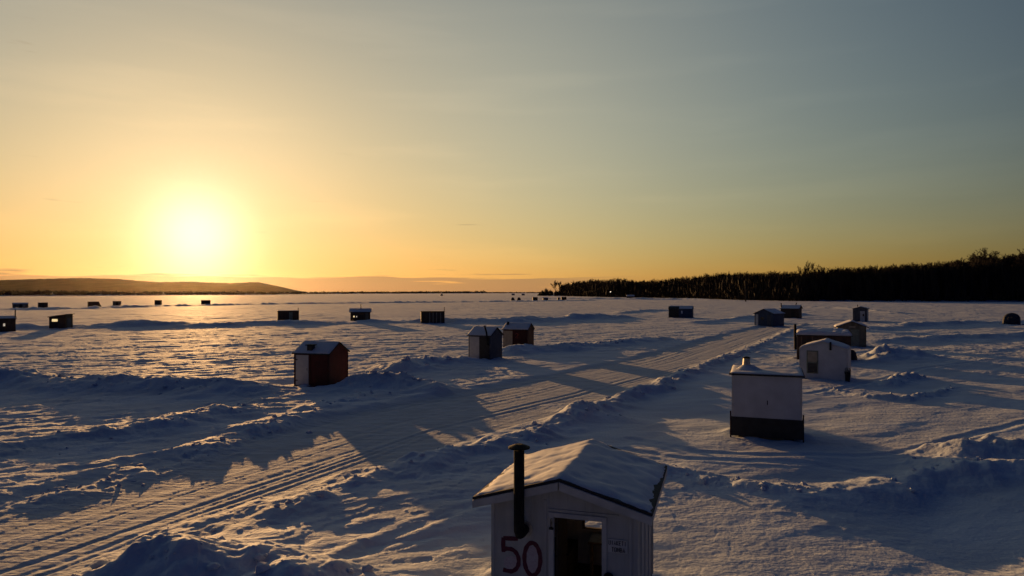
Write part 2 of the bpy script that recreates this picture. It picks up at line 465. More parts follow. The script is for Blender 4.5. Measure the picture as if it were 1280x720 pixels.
def snow_slab(e, ln, ztop, th, axis, seed, nx=26, ny=26, bare=0.0):
    """bumpy snow lying on a roof; ztop(a): roof height across; ends thin out"""
    rs = np.random.RandomState(seed)
    A = np.linspace(-e, e, nx); B = np.linspace(-ln, ln, ny)
    aa, bb = np.meshgrid(A, B, indexing='ij')
    ox, oy = rs.rand(2)*100
    n = fbm(aa+ox, bb+oy, 1.3, 3)
    edge = np.minimum(np.minimum(e-np.abs(aa), ln-np.abs(bb)), .22)/.22
    edge = np.sqrt(np.clip(edge, 0, 1))
    tt = th*(0.35+0.65*edge)*(1+0.55*n) - bare*np.maximum(fbm(aa-ox, bb+oy, 2.1, 2), 0)
    if bare: tt = tt - bare*.9*(1-edge)*(0.55+1.3*fbm(aa+3*ox, bb-oy, 1.3, 5, .7)) ; tt = np.maximum(tt, -.03)
    else: tt = np.maximum(tt, .004)
    # ragged rim
    rag = 0.035*fbm(aa+oy, bb-ox, 3.0, 2)
    k = (1-edge)
    zt = ztop(aa)
    a2 = aa*(1-np.abs(rag)*k/ max(e,.5)*1.5); b2 = bb*(1-np.abs(rag)*k/max(ln,.5)*1.5)
    mb = MB()
    top = [(a2[i,j], b2[i,j], zt[i,j]+tt[i,j]) for i in range(nx) for j in range(ny)]
    bot = [(a2[i,j], b2[i,j], zt[i,j]+(.001 if not bare else -.034)) for i in range(nx) for j in range(ny)]
    if axis == 'x':
        top = [(q[1], q[0], q[2]) for q in top]; bot = [(q[1], q[0], q[2]) for q in bot]
    fs = []
    for i in range(nx-1):
        for j in range(ny-1):
            fs.append((i*ny+j, (i+1)*ny+j, (i+1)*ny+j+1, i*ny+j+1))
    n0 = nx*ny
    fs2 = [tuple(n0+q for q in reversed(f)) for f in fs]
    rim = [(i,0) for i in range(nx)] + [(nx-1,j) for j in range(1,ny)] + [(i,ny-1) for i in range(nx-2,-1,-1)] + [(0,j) for j in range(ny-2,0,-1)]
    idx = [i*ny+j for i,j in rim]
    side = [(idx[k], n0+idx[k], n0+idx[(k+1)%len(idx)], idx[(k+1)%len(idx)]) for k in range(len(idx))]
    mb.add(top+bot, fs+fs2+side)
    return mb

SHEDS = []
def shed(label, px, py, W, L, he, hr, extra=0.0, anchor=(0,-1), ridge='y', wall='brown', roof='felt', over_e=.15, over_g=.12,
         rt=.05, snow=.06, seed=1, group=None, sink=.03, name='fishing_shed', cat='fishing shed', lift=0.0, bevel=.006, base_z=0.0, rt_only=False):
    x, y = gp(px, py)
    az = math.degrees(math.atan2(x, y))
    rz = R(-az + extra)
    c, s = math.cos(rz), math.sin(rz)
    lx, ly = anchor[0]*W/2, anchor[1]*L/2
    cx, cy = x - (c*lx - s*ly), y - (s*lx + c*ly)
    FLAT.append((cx, cy, max(W, L)*.62))
    root = empty(name, (cx, cy, base_z - sink), rz)
    tag(root, label, cat, group)
    root['_'] = 0; del root['_']
    z0 = lift
    mb = MB()
    if ridge == 'y':
        mb.prism([(-W/2,z0),(W/2,z0),(W/2,he),(0,hr),(-W/2,he)], -L/2, L/2, 'y')
    elif ridge == 'x':
        mb.prism([(-L/2,z0),(L/2,z0),(L/2,he),(0,hr),(-L/2,he)], -W/2, W/2, 'x')
    else:   # single pitch: he at the front, hr at the back
        mb.prism([(-L/2,z0),(L/2,z0),(L/2,hr),(-L/2,he)], -W/2, W/2, 'x')
    wo = mb.build('wall', M[wall], root, bevel)
    if ridge in 'xy':
        rmb, e, ze, ln, sl = roof_slopes(W, L, he, hr, over_e, over_g, rt, ridge)
        ro = rmb.build('roof', M[roof], root, .004)
        if snow > 0:
            zt = lambda a: hr - np.abs(a)*sl + rt + .002
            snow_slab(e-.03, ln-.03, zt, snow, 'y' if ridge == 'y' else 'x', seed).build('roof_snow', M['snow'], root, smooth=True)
    else:
        sl = (hr-he)/L
        e = L/2+over_e
        poly = [(-e, he-sl*over_e+.003), (e, hr+sl*over_e+.003), (e, hr+sl*over_e+rt), (-e, he-sl*over_e+rt)]
        ro = MB().prism(poly, -W/2-over_g, W/2+over_g, 'x').build('roof', M[roof], root, .004)
        if snow > 0:
            zt = lambda a: (he+hr)/2 + a*sl + rt + .002
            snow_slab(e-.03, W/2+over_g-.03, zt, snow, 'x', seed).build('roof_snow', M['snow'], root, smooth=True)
    return root

def pipe(root, pts, r, mat='metal', cap=True, capr=1.7):
    p = MB().tube(pts, r, 12).build('stove_pipe', M[mat], root, smooth=False)
    if cap:
        x, y, z = pts[-1]
        MB().tube([(x,y,z+.03),(x,y,z+.05),(x,y,z+.11)], [r*capr, r*capr, r*.3], 12).build('rain_cap', M[mat], p)
        MB().tube([(x,y,z-.01),(x,y,z+.03)], r*.45, 8).build('cap_post', M[mat], p)
    return p

def skids(root, W, L, h=.14, mat='darkwood'):
    for sx in (-1, 1):
        MB().box(sx*W*.36-.06, sx*W*.36+.06, -L/2-.12, L/2+.12, -.02, h).build('skid', M[mat], root, .01)

def trim_corners(root, W, L, he, mat='trim', t=.06, z0=.02):
    for sx in (-1, 1):
        for sy in (-1, 1):
            m = MB()
            x0 = sx*(W/2+.012); y0 = sy*(L/2+.012)
            m.box(min(x0, x0-sx*t), max(x0, x0-sx*t), min(y0, sy*(L/2+.0005)), max(y0, sy*(L/2+.0005)), z0, he-.03)
            m.box(min(x0, sx*(W/2+.0005)), max(x0, sx*(W/2+.0005)), min(sy*(L/2-.0005), sy*(L/2-t)), max(sy*(L/2-.0005), sy*(L/2-t)), z0, he-.03)
            m.build('corner_trim', M[mat], root)

def strokes(root, name, lines, w, y, mat, depth=.004):
    """painted lettering: flat ribbons on the front wall. lines: lists of (x, z)"""
    mb = MB()
    k = 0
    for ln in lines:
        yo = y - .001 - depth - k*.0004; k += 1
        P = [Vector((a, b)) for a, b in ln]
        lft = []; rgt = []
        for i, p in enumerate(P):
            a = P[max(i-1,0)]; b = P[min(i+1,len(P)-1)]
            t = (b-a).normalized(); n = Vector((-t.y, t.x))
            ww = w*(0.46+0.05*math.sin(i*1.9))
            lft.append(p+n*ww); rgt.append(p-n*ww)
        n = len(P)
        vs = [(q.x, yo, q.y) for q in lft] + [(q.x, yo, q.y) for q in rgt] + [(q.x, y-.0008, q.y) for q in lft] + [(q.x, y-.0008, q.y) for q in rgt]
        fs = []
        for i in range(n-1):
            fs += [(i, i+1, n+i+1, n+i), (2*n+i, 3*n+i, 3*n+i+1, 2*n+i+1), (i, 2*n+i, 2*n+i+1, i+1), (n+i, n+i+1, 3*n+i+1, 3*n+i)]
        fs += [(0, n, 3*n, 2*n), (n-1, 3*n-1, 4*n-1, 2*n-1)]
        mb.add(vs, fs)
    return mb.build(name, mat, root)

def arc(cx, cz, rx, rz_, a0, a1, n=18):
    return [(cx+rx*math.cos(R(a0+(a1-a0)*i/n)), cz+rz_*math.sin(R(a0+(a1-a0)*i/n))) for i in range(n+1)]

# ---------------------------------------------------------------- shed 50 in the foreground
def shed_fifty():
    W, L, he, hr, t = 2.4, 2.6, 2.15, 2.49, .05
    rz = R(-17); c, s = math.cos(rz), math.sin(rz)
    cornx, corny = -.0305*11.35, 11.35           # front left corner
    lx, ly = -W/2, -L/2
    cx, cy = cornx-(c*lx-s*ly), corny-(s*lx+c*ly)
    FLAT.append((cx, cy, 1.9))
    root = empty('fishing_shed', (cx, cy, 0), rz)
    tag(root, 'weathered white gabled fishing shed with maroon 50 painted beside its open doorway', 'fishing shed', 'fishing sheds on the snow covered ice')
    f = -L/2
    dx0, dx1, dz = -.13, .65, 1.86
    m = MB()
    m.box(-W/2, dx0, f, f+t, .1, he); m.box(dx1, W/2, f, f+t, .1, he); m.box(dx0, dx1, f, f+t, dz, he)
    m.prism([(-W/2,he),(W/2,he),(0,hr)], f, f+t)
    wx0, wx1, wz0, wz1 = -.16, .62, .83, 1.36
    b = L/2
    m.box(-W/2, wx0, b-t, b, .1, he); m.box(wx1, W/2, b-t, b, .1, he); m.box(wx0, wx1, b-t, b, .1, wz0); m.box(wx0, wx1, b-t, b, wz1, he)
    m.prism([(-W/2,he),(W/2,he),(0,hr)], b-t, b)
    m.box(-W/2, -W/2+t, f+t, b-t, .1, he); m.box(W/2-t, W/2, f+t, b-t, .1, he)
    m.build('wall', M['white'], root)
    MB().box(-W/2+t, W/2-t, f+t, b-t, .1, .14).build('floor', M['darkwood'], root)
    skids(root, W, L, .12)
    # roof, fascia, snow
    oe, og, rt = .26, .2, .05
    rmb, e, ze, ln, sl = roof_slopes(W, L, he, hr, oe, og, rt, 'y')
    rmb.build('roof', M['felt'], root, .005)
    for sx in (-1, 1):
        for yy in (-ln+.002, ln-.027):
            MB().prism([(sx*.012, hr-.13),(sx*(e-.01), ze-.125),(sx*(e-.01), ze+.0),(sx*.012, hr-.002)], yy-.03 if yy < 0 else yy+.03, yy+.025 if yy < 0 else yy+.055).build('barge_board', M['trim'], root)
        MB().box(min(sx*(e-.025), sx*e), max(sx*(e-.025), sx*e), -ln+.03, ln-.03, ze-.10, ze).build('eave_board', M['trim'], root)
    zt = lambda a: hr - np.abs(a)*sl + rt + .002
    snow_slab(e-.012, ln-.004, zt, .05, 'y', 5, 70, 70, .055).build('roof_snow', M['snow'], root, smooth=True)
    # door trim, door leaf swung inwards, latch
    m = MB(); m.box(dx0-.085, dx0-.001, f-.022, f-.0005, .1, dz+.08); m.box(dx1+.001, dx1+.08, f-.022, f-.0005, .1, dz+.08); m.box(dx0-.001, dx1+.001, f-.022, f-.0005, dz+.001, dz+.08)
    m.build('door_frame', M['trim'], root, .004)
    d = MB().box(dx0+.012, dx0+.05, f+.06, f+.80, .16, dz-.03).build('door', M['darkwood'], root, .005)
    MB().tube([(dx0+.05, f+.72, 1.0),(dx0+.10, f+.72, 1.0)], .02, 8).build('handle', M['metal'], d)
    la = MB(); la.box(dx0-.05, dx0-.02, f-.036, f-.0225, 1.70, 1.84); la.box(dx0-.075, dx0+.0, f-.034, f-.0225, 1.66, 1.70)
    la.build('latch', M['metal'], root, .003)
    MB().tube([(dx0-.03, f-.04, 1.84),(dx0-.015, f-.045, 1.78),(dx0-.028, f-.045, 1.72)], .010, 6).build('latch_strap', M['galv'], root)
    # back window with frame, bench and shelf inside
    wf = MB(); q = .04
    wf.box(wx0, wx0+q, b-t-.01, b+.01, wz0, wz1); wf.box(wx1-q, wx1, b-t-.01, b+.01, wz0, wz1); wf.box(wx0+q, wx1-q, b-t-.008, b+.008, wz0, wz0+q*.6); wf.box(wx0+q, wx1-q, b-t-.008, b+.008, wz1-q, wz1)
    wfo = wf.build('window', M['wood'], root)
    MB().box(wx0+q, wx1-q, b-.03, b-.026, wz0+q*.6, wz1-q).build('pane', M['glass'], wfo)
    be = MB(); be.box(.05, W/2-t-.005, b-t-.55, b-t-.005, .74, .78); be.box(.08, .13, b-t-.5, b-t-.4, .14, .74); be.box(W/2-t-.12, W/2-t-.05, b-t-.5, b-t-.4, .14, .74)
    be.build('bench', M['wood'], root, .004)
    MB().box(-W/2+t+.005, -.25, b-t-.9, b-t-.005, .14, .6).build('seat_box', M['darkwood'], root, .006)
    # battens and corner boards
    for x in (-1.16, -.27, 1.1):
        MB().box(x-.022, x+.022, f-.014, f-.0005, .1, he-.02).build('batten', M['white'], root, .003)
    MB().box(-.245, .92, f-.016, f-.0005, 1.965, 1.995).build('batten', M['white'], root, .003)
    tr = MB(); tr.box(W/2-.05, W/2+.013, f-.014, f-.0005, .1, he-.04); tr.box(W/2+.0005, W/2+.013, f+.0, f+.07, .1, he-.09)
    tr.build('corner_trim', M['white'], root, .003)
    for yy in (-.75, -.15, .45, 1.0, b-.04): MB().box(W/2+.0005, W/2+.014, yy-.022, yy+.022, .1, he-.1).build('side_batten', M['white'], root, .003)
    # painted number
    os = MB()
    for (ax, az_, rx, rz2) in ((-.83,1.03,.15,.12), (-.485,1.10,.165,.25)):
        nn = 22
        vs = [(ax+rx*math.cos(k*2*math.pi/nn)*(1+.07*math.sin(k*2.7)), f-.0012, az_+rz2*math.sin(k*2*math.pi/nn)*(1+.06*math.cos(k*3.1))) for k in range(nn)]
        vs += [(p[0], f-.0003, p[2]) for p in vs]
        os.add(vs, [tuple(range(nn)), tuple(range(2*nn-1, nn-1, -1))]+[(k, k+nn, (k+1)%nn+nn, (k+1)%nn) for k in range(nn)])
    ov = os.build('paint_haze', M['overspray'], root)
    five = [[(-.985,1.43),(-.86,1.437),(-.735,1.445)], [(-.985,1.44),(-.988,1.33),(-.985,1.20)], [(-.985,1.24),(-.93,1.265)]+arc(-.875,1.08,.155,.185,100,-95,20)+[(-.94,.90),(-.99,.91)]]
    zero = [arc(-.49,1.14,.135,.265,95,462,34)]
    strokes(root, 'number', five+zero, .074, f-.0012, M['paint'])
    # small two-line sign
    sg = MB().box(.745, 1.055, f-.018, f-.0005, 1.40, 1.61).build('sign', M['trim'], root)
    L1 = []; gl = {'M':[[(0,0),(0,1),(.5,.4),(1,1),(1,0)]], 'I':[[(.5,0),(.5,1)]], 'A':[[(0,0),(.5,1),(1,0)],[(.2,.4),(.8,.4)]], 'K':[[(0,0),(0,1)],[(1,1),(.05,.5),(1,0)]],
          'E':[[(1,1),(0,1),(0,0),(1,0)],[(0,.5),(.8,.5)]], 'T':[[(0,1),(1,1)],[(.5,1),(.5,0)]], 'O':[[(0,.1),(0,.9),(.5,1),(1,.9),(1,.1),(.5,0),(0,.1)]], 'B':[[(0,0),(0,1),(.8,.9),(.8,.6),(0,.5),(1,.4),(1,.1),(0,0)]],
          'U':[[(0,1),(0,.1),(.5,0),(1,.1),(1,1)]], 'L':[[(0,1),(0,0),(1,0)]]}
    def write(txt, x, z, h, w, g):
        for ch in txt:
            for s_ in gl[ch]: L1.append([(x+w*a, z+h*b_) for a, b_ in s_])
            x += w+g
    write('UIAKETI', .765, 1.52, .068, .026, .0145); write('TOMBA', .81, 1.415, .068, .028, .016)
    strokes(sg, 'lettering', L1, .012, f-.018, M['marker'], .0015)
    # stove pipe up the front
    px_, py_ = -.625, f-.31
    p = MB().tube([(px_, f-.002, 1.62),(px_, f-.17, 1.615),(px_, f-.26, 1.63),(px_, py_+.004, 1.69),(px_, py_, 1.80),(px_, py_, 2.5),(px_, py_, 2.98)], .085, 18).build('stove_pipe', M['metal'], root, smooth=False)
    MB().tube([(px_,py_,3.01),(px_,py_,3.03),(px_,py_,3.075)], [.175,.175,.06], 18).build('rain_cap', M['metal'], p)
    MB().tube([(px_,py_,2.95),(px_,py_,3.01)], .04, 8).build('cap_post', M['metal'], p)
    cl = MB().tube([(px_, f-.012, 1.62),(px_, f-.0005, 1.62)], .14, 18).build('flange', M['galv'], p)
    # coil hanging on the wall
    cxx, czz = .765, .985
    def W2(lx_, ly_, lz_): return (cx+c*lx_-s*ly_, cy+s*lx_+c*ly_, lz_)
    co = MB()
    for k in range(4):
        pts = [(cxx+(.075-.006*k)*math.cos(a*math.pi/9), f-.035-.014*k, czz+(.085-.007*k)*math.sin(a*math.pi/9)) for a in range(19)]
        co.tube(pts, .017, 8)
    o = co.build('hose_coil', M['rubber'], None, smooth=True)
    o.location = (cx, cy, 0); o.rotation_euler = (0,0,rz)
    MB().tube([(cxx, f-.0005, czz+.06),(cxx, f-.11, czz+.06),(cxx, f-.115, czz+.085)], .008, 6).build('hook', M['metal'], root)
    tag(o, 'dark round coil hanging low beside the doorway of the shed marked 50', 'coil')
    return root
shed_fifty()

G = 'fishing sheds on the snow covered ice'
GF = 'tiny far sheds along the distant ice road'

# ---------------------------------------------------------------- white shed with black skirting
def white_black():
    W, L = 2.44, 2.3
    r = shed('flat roofed white shed with black lower band and short metal roof vent', 958, 551, W, L, 2.42, 2.47, 0.0, ridge='m', wall='smooth_white',
             snow=.05, over_e=.09, over_g=.09, lift=.28, seed=9, group=G, rt=.06, bevel=.004)
    f = -L/2
    sk = MB()
    sk.box(-W/2-.014, W/2+.014, f-.014, f-.0005, .15, .86); sk.box(-W/2-.014, W/2+.014, L/2+.0005, L/2+.014, .15, .86)
    sk.box(-W/2-.014, -W/2-.0005, f, L/2, .152, .858); sk.box(W/2+.0005, W/2+.014, f, L/2, .152, .858)
    sk.build('skirting', M['black'], r)
    for sx in (-1, 1):
        MB().box(sx*(W/2+.016) if sx > 0 else -W/2-.066, W/2+.066 if sx > 0 else -W/2-.016, f+.0, f+.06, -.02, 1.06).build('stake', M['black' if sx > 0 else 'darkred'], r)
    for sx in (-1, 1): MB().box(min(sx*W/2, sx*(W/2-.07)), max(sx*W/2, sx*(W/2-.07)), f-.012, f-.0005, .87, 2.38).build('corner_trim', M['trim'], r)
    MB().box(.02, .05, f-.02, f-.0005, 1.36, 1.52).build('latch', M['metal'], r)
    for xs in (-.41, .41): MB().box(xs-.012, xs+.012, f-.006, f-.0005, .87, 2.37).build('sheet_joint', M['smooth_white'], r)
    for bx in (-.82, .78):
        for by in (f+.25, L/2-.25):
            MB().box(bx-.17, bx+.17, by-.12, by+.12, -.03, .277).build('support_block', M['darkwood'], r, .01)
    MB().box(-.25, .62, f+.1, f+.2, .02, .12).build('cross_beam', M['wood'], r, .008)
    v = MB().tube([(-.72,-.2,2.50),(-.72,-.2,2.60),(-.72,-.2,2.64),(-.72,-.2,2.96)], [.30,.19,.155,.125], 16).build('roof_vent', M['galv'], r)
    MB().tube([(-.72,-.2,2.975),(-.72,-.2,3.0),(-.72,-.2,3.04)], [.15,.15,.06], 16).build('rain_cap', M['metal'], v)
    # snow heaped round the vent
    hs = MB()
    n = 18; rings = [(.62,2.512),(.45,2.56),(.32,2.64),(.2,2.72)]
    vs = [(-.72+rr*math.cos(k*2*math.pi/n)*(1.25 if math.cos(k*2*math.pi/n)>0 else .8), -.2+rr*.8*math.sin(k*2*math.pi/n), z_) for rr, z_ in rings for k in range(n)]
    fs = [(i*n+k, i*n+(k+1)%n, (i+1)*n+(k+1)%n, (i+1)*n+k) for i in range(3) for k in range(n)]
    fs += [tuple(range(n-1,-1,-1)), tuple(range(3*n, 4*n))]
    hs.add(vs, fs); hs.build('snow_heap', M['snow'], r, smooth=True)
    return r
white_black()

# ---------------------------------------------------------------- small white gabled shed with dark panel
def small_white():
    W, L = 2.72, 2.4
    r = shed('small white gabled shed with dark narrow door panel and snowy roof', 1029, 476, W, L, 1.98, 2.42, -6, wall='smooth_white', snow=.10, over_e=.02, over_g=.06, seed=3, group=G, rt=.04, roof='trim')
    f = -L/2
    d = build_panel_front(r, 'door', -.95, -.28, .45, 1.88, f, M['greenish'])
    MB().box(-.88, -.35, f-.032, f-.0205, .50, 1.10).build('pane', M['pane_dark'], d)
    MB().box(-.88, -.35, f-.032, f-.0205, 1.18, 1.80).build('upper_panel', M['tan'], d)
    pipe(r, [(.42, f-.09, 1.95),(.42, f-.09, 2.45)], .06, cap=False)
    trim_corners(r, W, L, 1.95)
    MB().tube([(-.34, f-.02, 1.12),(-.34, f-.06, 1.12),(-.34, f-.06, 1.24),(-.34, f-.02, 1.24)], .012, 6).build('handle', M['metal'], d)
    skids(r, W, L, .12)
    # black bundle leaning on its right front corner
    c = MB()
    rs = random.Random(4)
    for k in range(26):
        a0 = (1.32+rs.uniform(-.06,.14), f-.06+rs.uniform(-.12,.12), 0)
        c.tube([a0, (a0[0]+rs.uniform(-.05,.05), a0[1]+.02, rs.uniform(.3,.5)), (a0[0]+rs.uniform(-.14,.14), a0[1]+.03, rs.uniform(.55,.95))], [.035,.028,.012], 5)
    o = c.build('brush_bundle', M['rubber'], None)
    o.location = r.location; o.rotation_euler = r.rotation_euler
    tag(o, 'dark bundle propped at the right corner of the small white gabled shed', 'bundle')
small_white()

# ---------------------------------------------------------------- brown flat shed with thick roof snow
def brown_flat():
    W, L = 3.9, 2.6
    r = shed('low dark brown shed under a thick snow slab right behind the small white shed', 1029.5, 452, W, L, 2.05, 2.15, 2, ridge='m', wall='brown', snow=.30, over_e=.12, over_g=.1, seed=8, group=G)
    f = -L/2
    d = build_panel_front(r, 'door', -1.55, -.85, .1, 1.8, f, M['darkwood'])
    for x in (-1.93, -1.6, -.8): MB().box(x-.04, x+.04, f-.026, f-.0005, .1, 1.98).build('upright_post', M['wood'], r)
    pipe(r, [(-2.04, f+.1, .9),(-2.06, f+.1, 1.0),(-2.08, f+.1, 2.95)], .10, cap=False)
    skids(r, W, L)
brown_flat()

# dark rounded bundle right of it
def tarp_mound(label, px, py, w, h, mat, name, cat, seed):
    x, y = gp(px, py)
    FLAT.append((x, y, w))
    rs = np.random.RandomState(seed)
    n, k = 20, 9
    mb = MB(); vs = []; fs = []
    for i in range(k+1):
        t = i/k
        rr = math.cos(t*math.pi/2)**.45 if i < k else .02
        for j in range(n):
            a = j*2*math.pi/n
            q = 1+.08*math.sin(3*a+seed)+.05*rs.rand()
            vs.append((w/2*rr*q*math.cos(a), w*.42*rr*q*math.sin(a), h*math.sin(t*math.pi/2)**1.1-.03))
    for i in range(k):
        for j in range(n): fs.append((i*n+j, i*n+(j+1)%n, (i+1)*n+(j+1)%n, (i+1)*n+j))
    fs += [tuple(range(n-1,-1,-1)), tuple(range(k*n,(k+1)*n))]
    mb.add(vs, fs)
    o = mb.build(name, mat, None, smooth=True); o.location = (x, y, 0)
    tag(o, label, cat)
    return o
tarp_mound('dark rounded covered load low on the snow between white and olive sheds', 1062, 450.5, 1.15, .9, M['tent'], 'covered_load', 'load', 5)

# ---------------------------------------------------------------- olive shed
def olive():
    W, L = 2.55, 2.5
    r = shed('olive brown gabled shed with wide snowy eaves behind the dark flat roofed one', 1065, 434, W, L, 2.05, 2.55, 4, wall='olive', snow=.12, over_e=.28, over_g=.2, seed=12, group=G)
    f = -L/2
    build_panel_front(r, 'door', -.1, .65, .12, 1.8, f, M['greenish'])
    build_panel_front(r, 'gable_board', -.25, .3, 1.98, 2.12, f, M['tan'])
    skids(r, W, L)
olive()

def narrow():
    W, L = 2.5, 2.4
    r = shed('narrow upright dark shed with pale door panel furthest right of the cluster', 1075.5, 402.5, W, L, 2.45, 2.78, -2, wall='slate', snow=.10, over_e=.22, over_g=.15, seed=13, group=G)
    f = -L/2
    d = build_panel_front(r, 'door', -.05, .72, .1, 2.05, f, M['panelwhite'])
    MB().box(.35, .62, f-.03, f-.0205, 1.1, 1.5).build('pane', M['pane_dark'], d)
    build_panel_front(r, 'pale_board', W/2-.16, W/2, .1, 2.3, f, M['trim'])
    pipe(r, [(-.5,.2,2.5),(-.5,.2,3.1)], .07)
narrow()

def blue_gable():
    W, L = 3.3, 3.4
    r = shed('dark blue gabled shed showing a snowy side roof at the road end', 967, 408, W, L, 2.05, 2.75, -28, anchor=(1,-1), wall='navy', snow=.07, over_e=.2, over_g=.2, seed=14, group=G)
    f = -L/2
    build_panel_front(r, 'door', .55, 1.2, .1, 1.85, f, M['slate'])
    build_panel_front(r, 'pale_board', -1.45, -1.0, .1, 1.9, f, M['panelwhite'])
    window_on_front(r, -.6, 0, 1.0, 1.5, f, M['navy'], M['pane_dark'])
    skids(r, W, L)
blue_gable()

def dark_twin():
    W, L = 3.6, 2.6
    r = shed('dark brown shed with two stove pipes peeking out behind the blue gabled one', 987, 398, W, L, 2.1, 2.75, -14, ridge='x', wall='brown', snow=.03, over_e=.15, over_g=.2, seed=15, group=G)
    pipe(r, [(-1.75,-.9,1.8),(-1.8,-.9,3.2)], .11, cap=False)
    pipe(r, [(.9,.2,2.5),(.9,.2,2.95),(1.05,.2,3.3)], .10, cap=False)
    build_panel_front(r, 'door', .3, 1.0, .1, 1.8, -L/2, M['darkwood'])
dark_twin()

def blue_wide():
    W, L = 4.9, 2.6
    r = shed('long low blue shed with one small pale window alone beyond the plowed road', 850.5, 397.5, W, L, 1.95, 2.55, -6, ridge='x', wall='navy', snow=.03, over_e=.1, over_g=.1, seed=16, group=G)
    f = -L/2
    window_on_front(r, .15, .45, .95, 1.55, f, M['navy'], M['pale_pane'])
    build_panel_front(r, 'dark_bay', -W/2, -.35, .05, 1.9, f, M['black'], .05)
    MB().prism([(-L/2-.14, 1.93),(-L/2+.9, 2.38),(-L/2+.9, 2.46),(-L/2-.14, 2.03)], -W/2-.06, -.3, 'x').build('dark_bay_roof', M['felt'], r)
blue_wide()

# ---------------------------------------------------------------- pop-up shelter on the right
def tent():
    x, y = gp(1264, 405.5)
    FLAT.append((x, y, 2.0))
    rz = -math.atan2(x, y)
    root = empty('ice_tent', (x, y, -.03), rz)
    tag(root, 'dark blue rounded pop up ice tent alone at the right edge', 'ice tent')
    mb = MB(); vs = []; fs = []; n = 24; k = 8; w, h = 2.75, 2.0
    prof = [(1.0,0),(1.0,.35),(.985,.8),(.93,1.25),(.80,1.55),(.60,1.78),(.36,1.92),(.14,1.99),(.02,2.0)]
    for rr, z_ in prof:
        for j in range(n):
            a = j*2*math.pi/n
            cx_, sy_ = math.cos(a), math.sin(a)
            q = (abs(cx_)**4+abs(sy_)**4)**(-.25)
            pinch = 1-.05*math.cos(4*a)*(1-rr)
            sk = .12*(z_/2.0)                       # leans a little
            vs.append((w/2*rr*q*cx_*.92*pinch + sk, w/2*rr*q*sy_*.85*pinch, z_))
    for i in range(k):
        for j in range(n): fs.append((i*n+j, i*n+(j+1)%n, (i+1)*n+(j+1)%n, (i+1)*n+j))
    fs += [tuple(range(n-1,-1,-1)), tuple(range(k*n,(k+1)*n))]
    mb.add(vs, fs)
    mb.build('tent_cover', M['tent'], root)
    MB().box(-.12, .2, -1.30, -1.22, 1.12, 1.38).build('window', M['pane_dark'], root)
    zp = MB().tube([(-.45,-1.245,.02),(-.45,-1.24,.9),(-.35,-1.2,1.3)], .025, 6).build('zip_flap', M['slate'], root)
    for sx in (-1, 1):
        MB().tube([(sx*1.25,-1.0,.9),(sx*1.7,-1.5,.02)], .012, 5).build('guy_rope', M['rubber'], root)
tent()

# ---------------------------------------------------------------- red shed on the left
def red_shed():
    W, L = 2.3, 2.1
    r = shed('red gabled shed with white left panel beside the plowed road', 411, 485, W, L, 1.97, 2.55, -32, anchor=(1,-1), ridge='x', wall='red', snow=.05, over_e=.1, over_g=.1, seed=21, group=G)
    f = -L/2
    d = build_panel_front(r, 'door', -W/2+.12, -.18, .12, 1.88, f, M['panelwhite'])
    MB().tube([(-.26, f-.02, 1.0),(-.26, f-.06, 1.0),(-.26, f-.06, 1.12),(-.26, f-.02, 1.12)], .012, 6).build('handle', M['metal'], d)
    for zh in (.4, 1.6): MB().box(-W/2+.095, -W/2+.25, f-.034, f-.0205, zh-.025, zh+.025).build('hinge', M['metal'], d)
    for xa, xb in ((-.12, -.04), (W/2-.1, W/2), (-W/2, -W/2+.09)):
        MB().box(xa, xb, f-.02, f-.0005, .05, 1.9).build('batten', M['darkred'], r)
    e = MB()
    pts = arc(.42, 1.38, .13, .15, 0, 360, 14)
    strokes(r, 'faded_mark', [pts, [(.42,1.25),(.36,1.12)]], .045, f-.0008, M['darkred'])
    st = MB().box(-.05, .45, f-.42, f-.02, -.02, .16).build('door_step', M['red'], r, .01)
    b = MB().box(-.38, -.02, f+.12, f+.42, 2.02, 2.42).build('roof_box', M['black'], r, .02)
    MB().box(-.44, .04, f+.06, f+.48, 2.42, 2.48).build('cap', M['metal'], b)
    # gable end trim on the right
    for ya, yb in ((f, f+.09), (-f-.09, -f)): MB().box(W/2+.0005, W/2+.02, ya, yb, .05, 1.9).build('side_batten', M['darkred'], r)
    skids(r, L, W)
red_shed()

def grey_shed():
    W, L = 2.05, 1.95
    r = shed('dark slate gabled shed with tall pale door and bent stove pipe', 613, 451, W, L, 2.03, 2.62, -30, anchor=(1,-1), ridge='x', wall='slate', snow=.06, over_e=.12, over_g=.12, seed=22, group=G)
    f = -L/2
    build_panel_front(r, 'pale_door', -W/2+.1, -.02, .12, 1.92, f, M['panelwhite'])
    build_panel_front(r, 'dark_door', .06, W/2-.08, .1, 1.9, f, M['black'])
    pipe(r, [(.85, f-.02, 1.3),(.85, f-.16, 1.4),(.86, f-.2, 1.6),(.78, f-.2, 2.3),(.62, f-.2, 2.75)], .07, cap=True)
    b = MB().box(-.95, -.72, .0, .25, 2.2, 2.72).build('roof_box', M['black'], r)
    skids(r, L, W)
grey_shed()

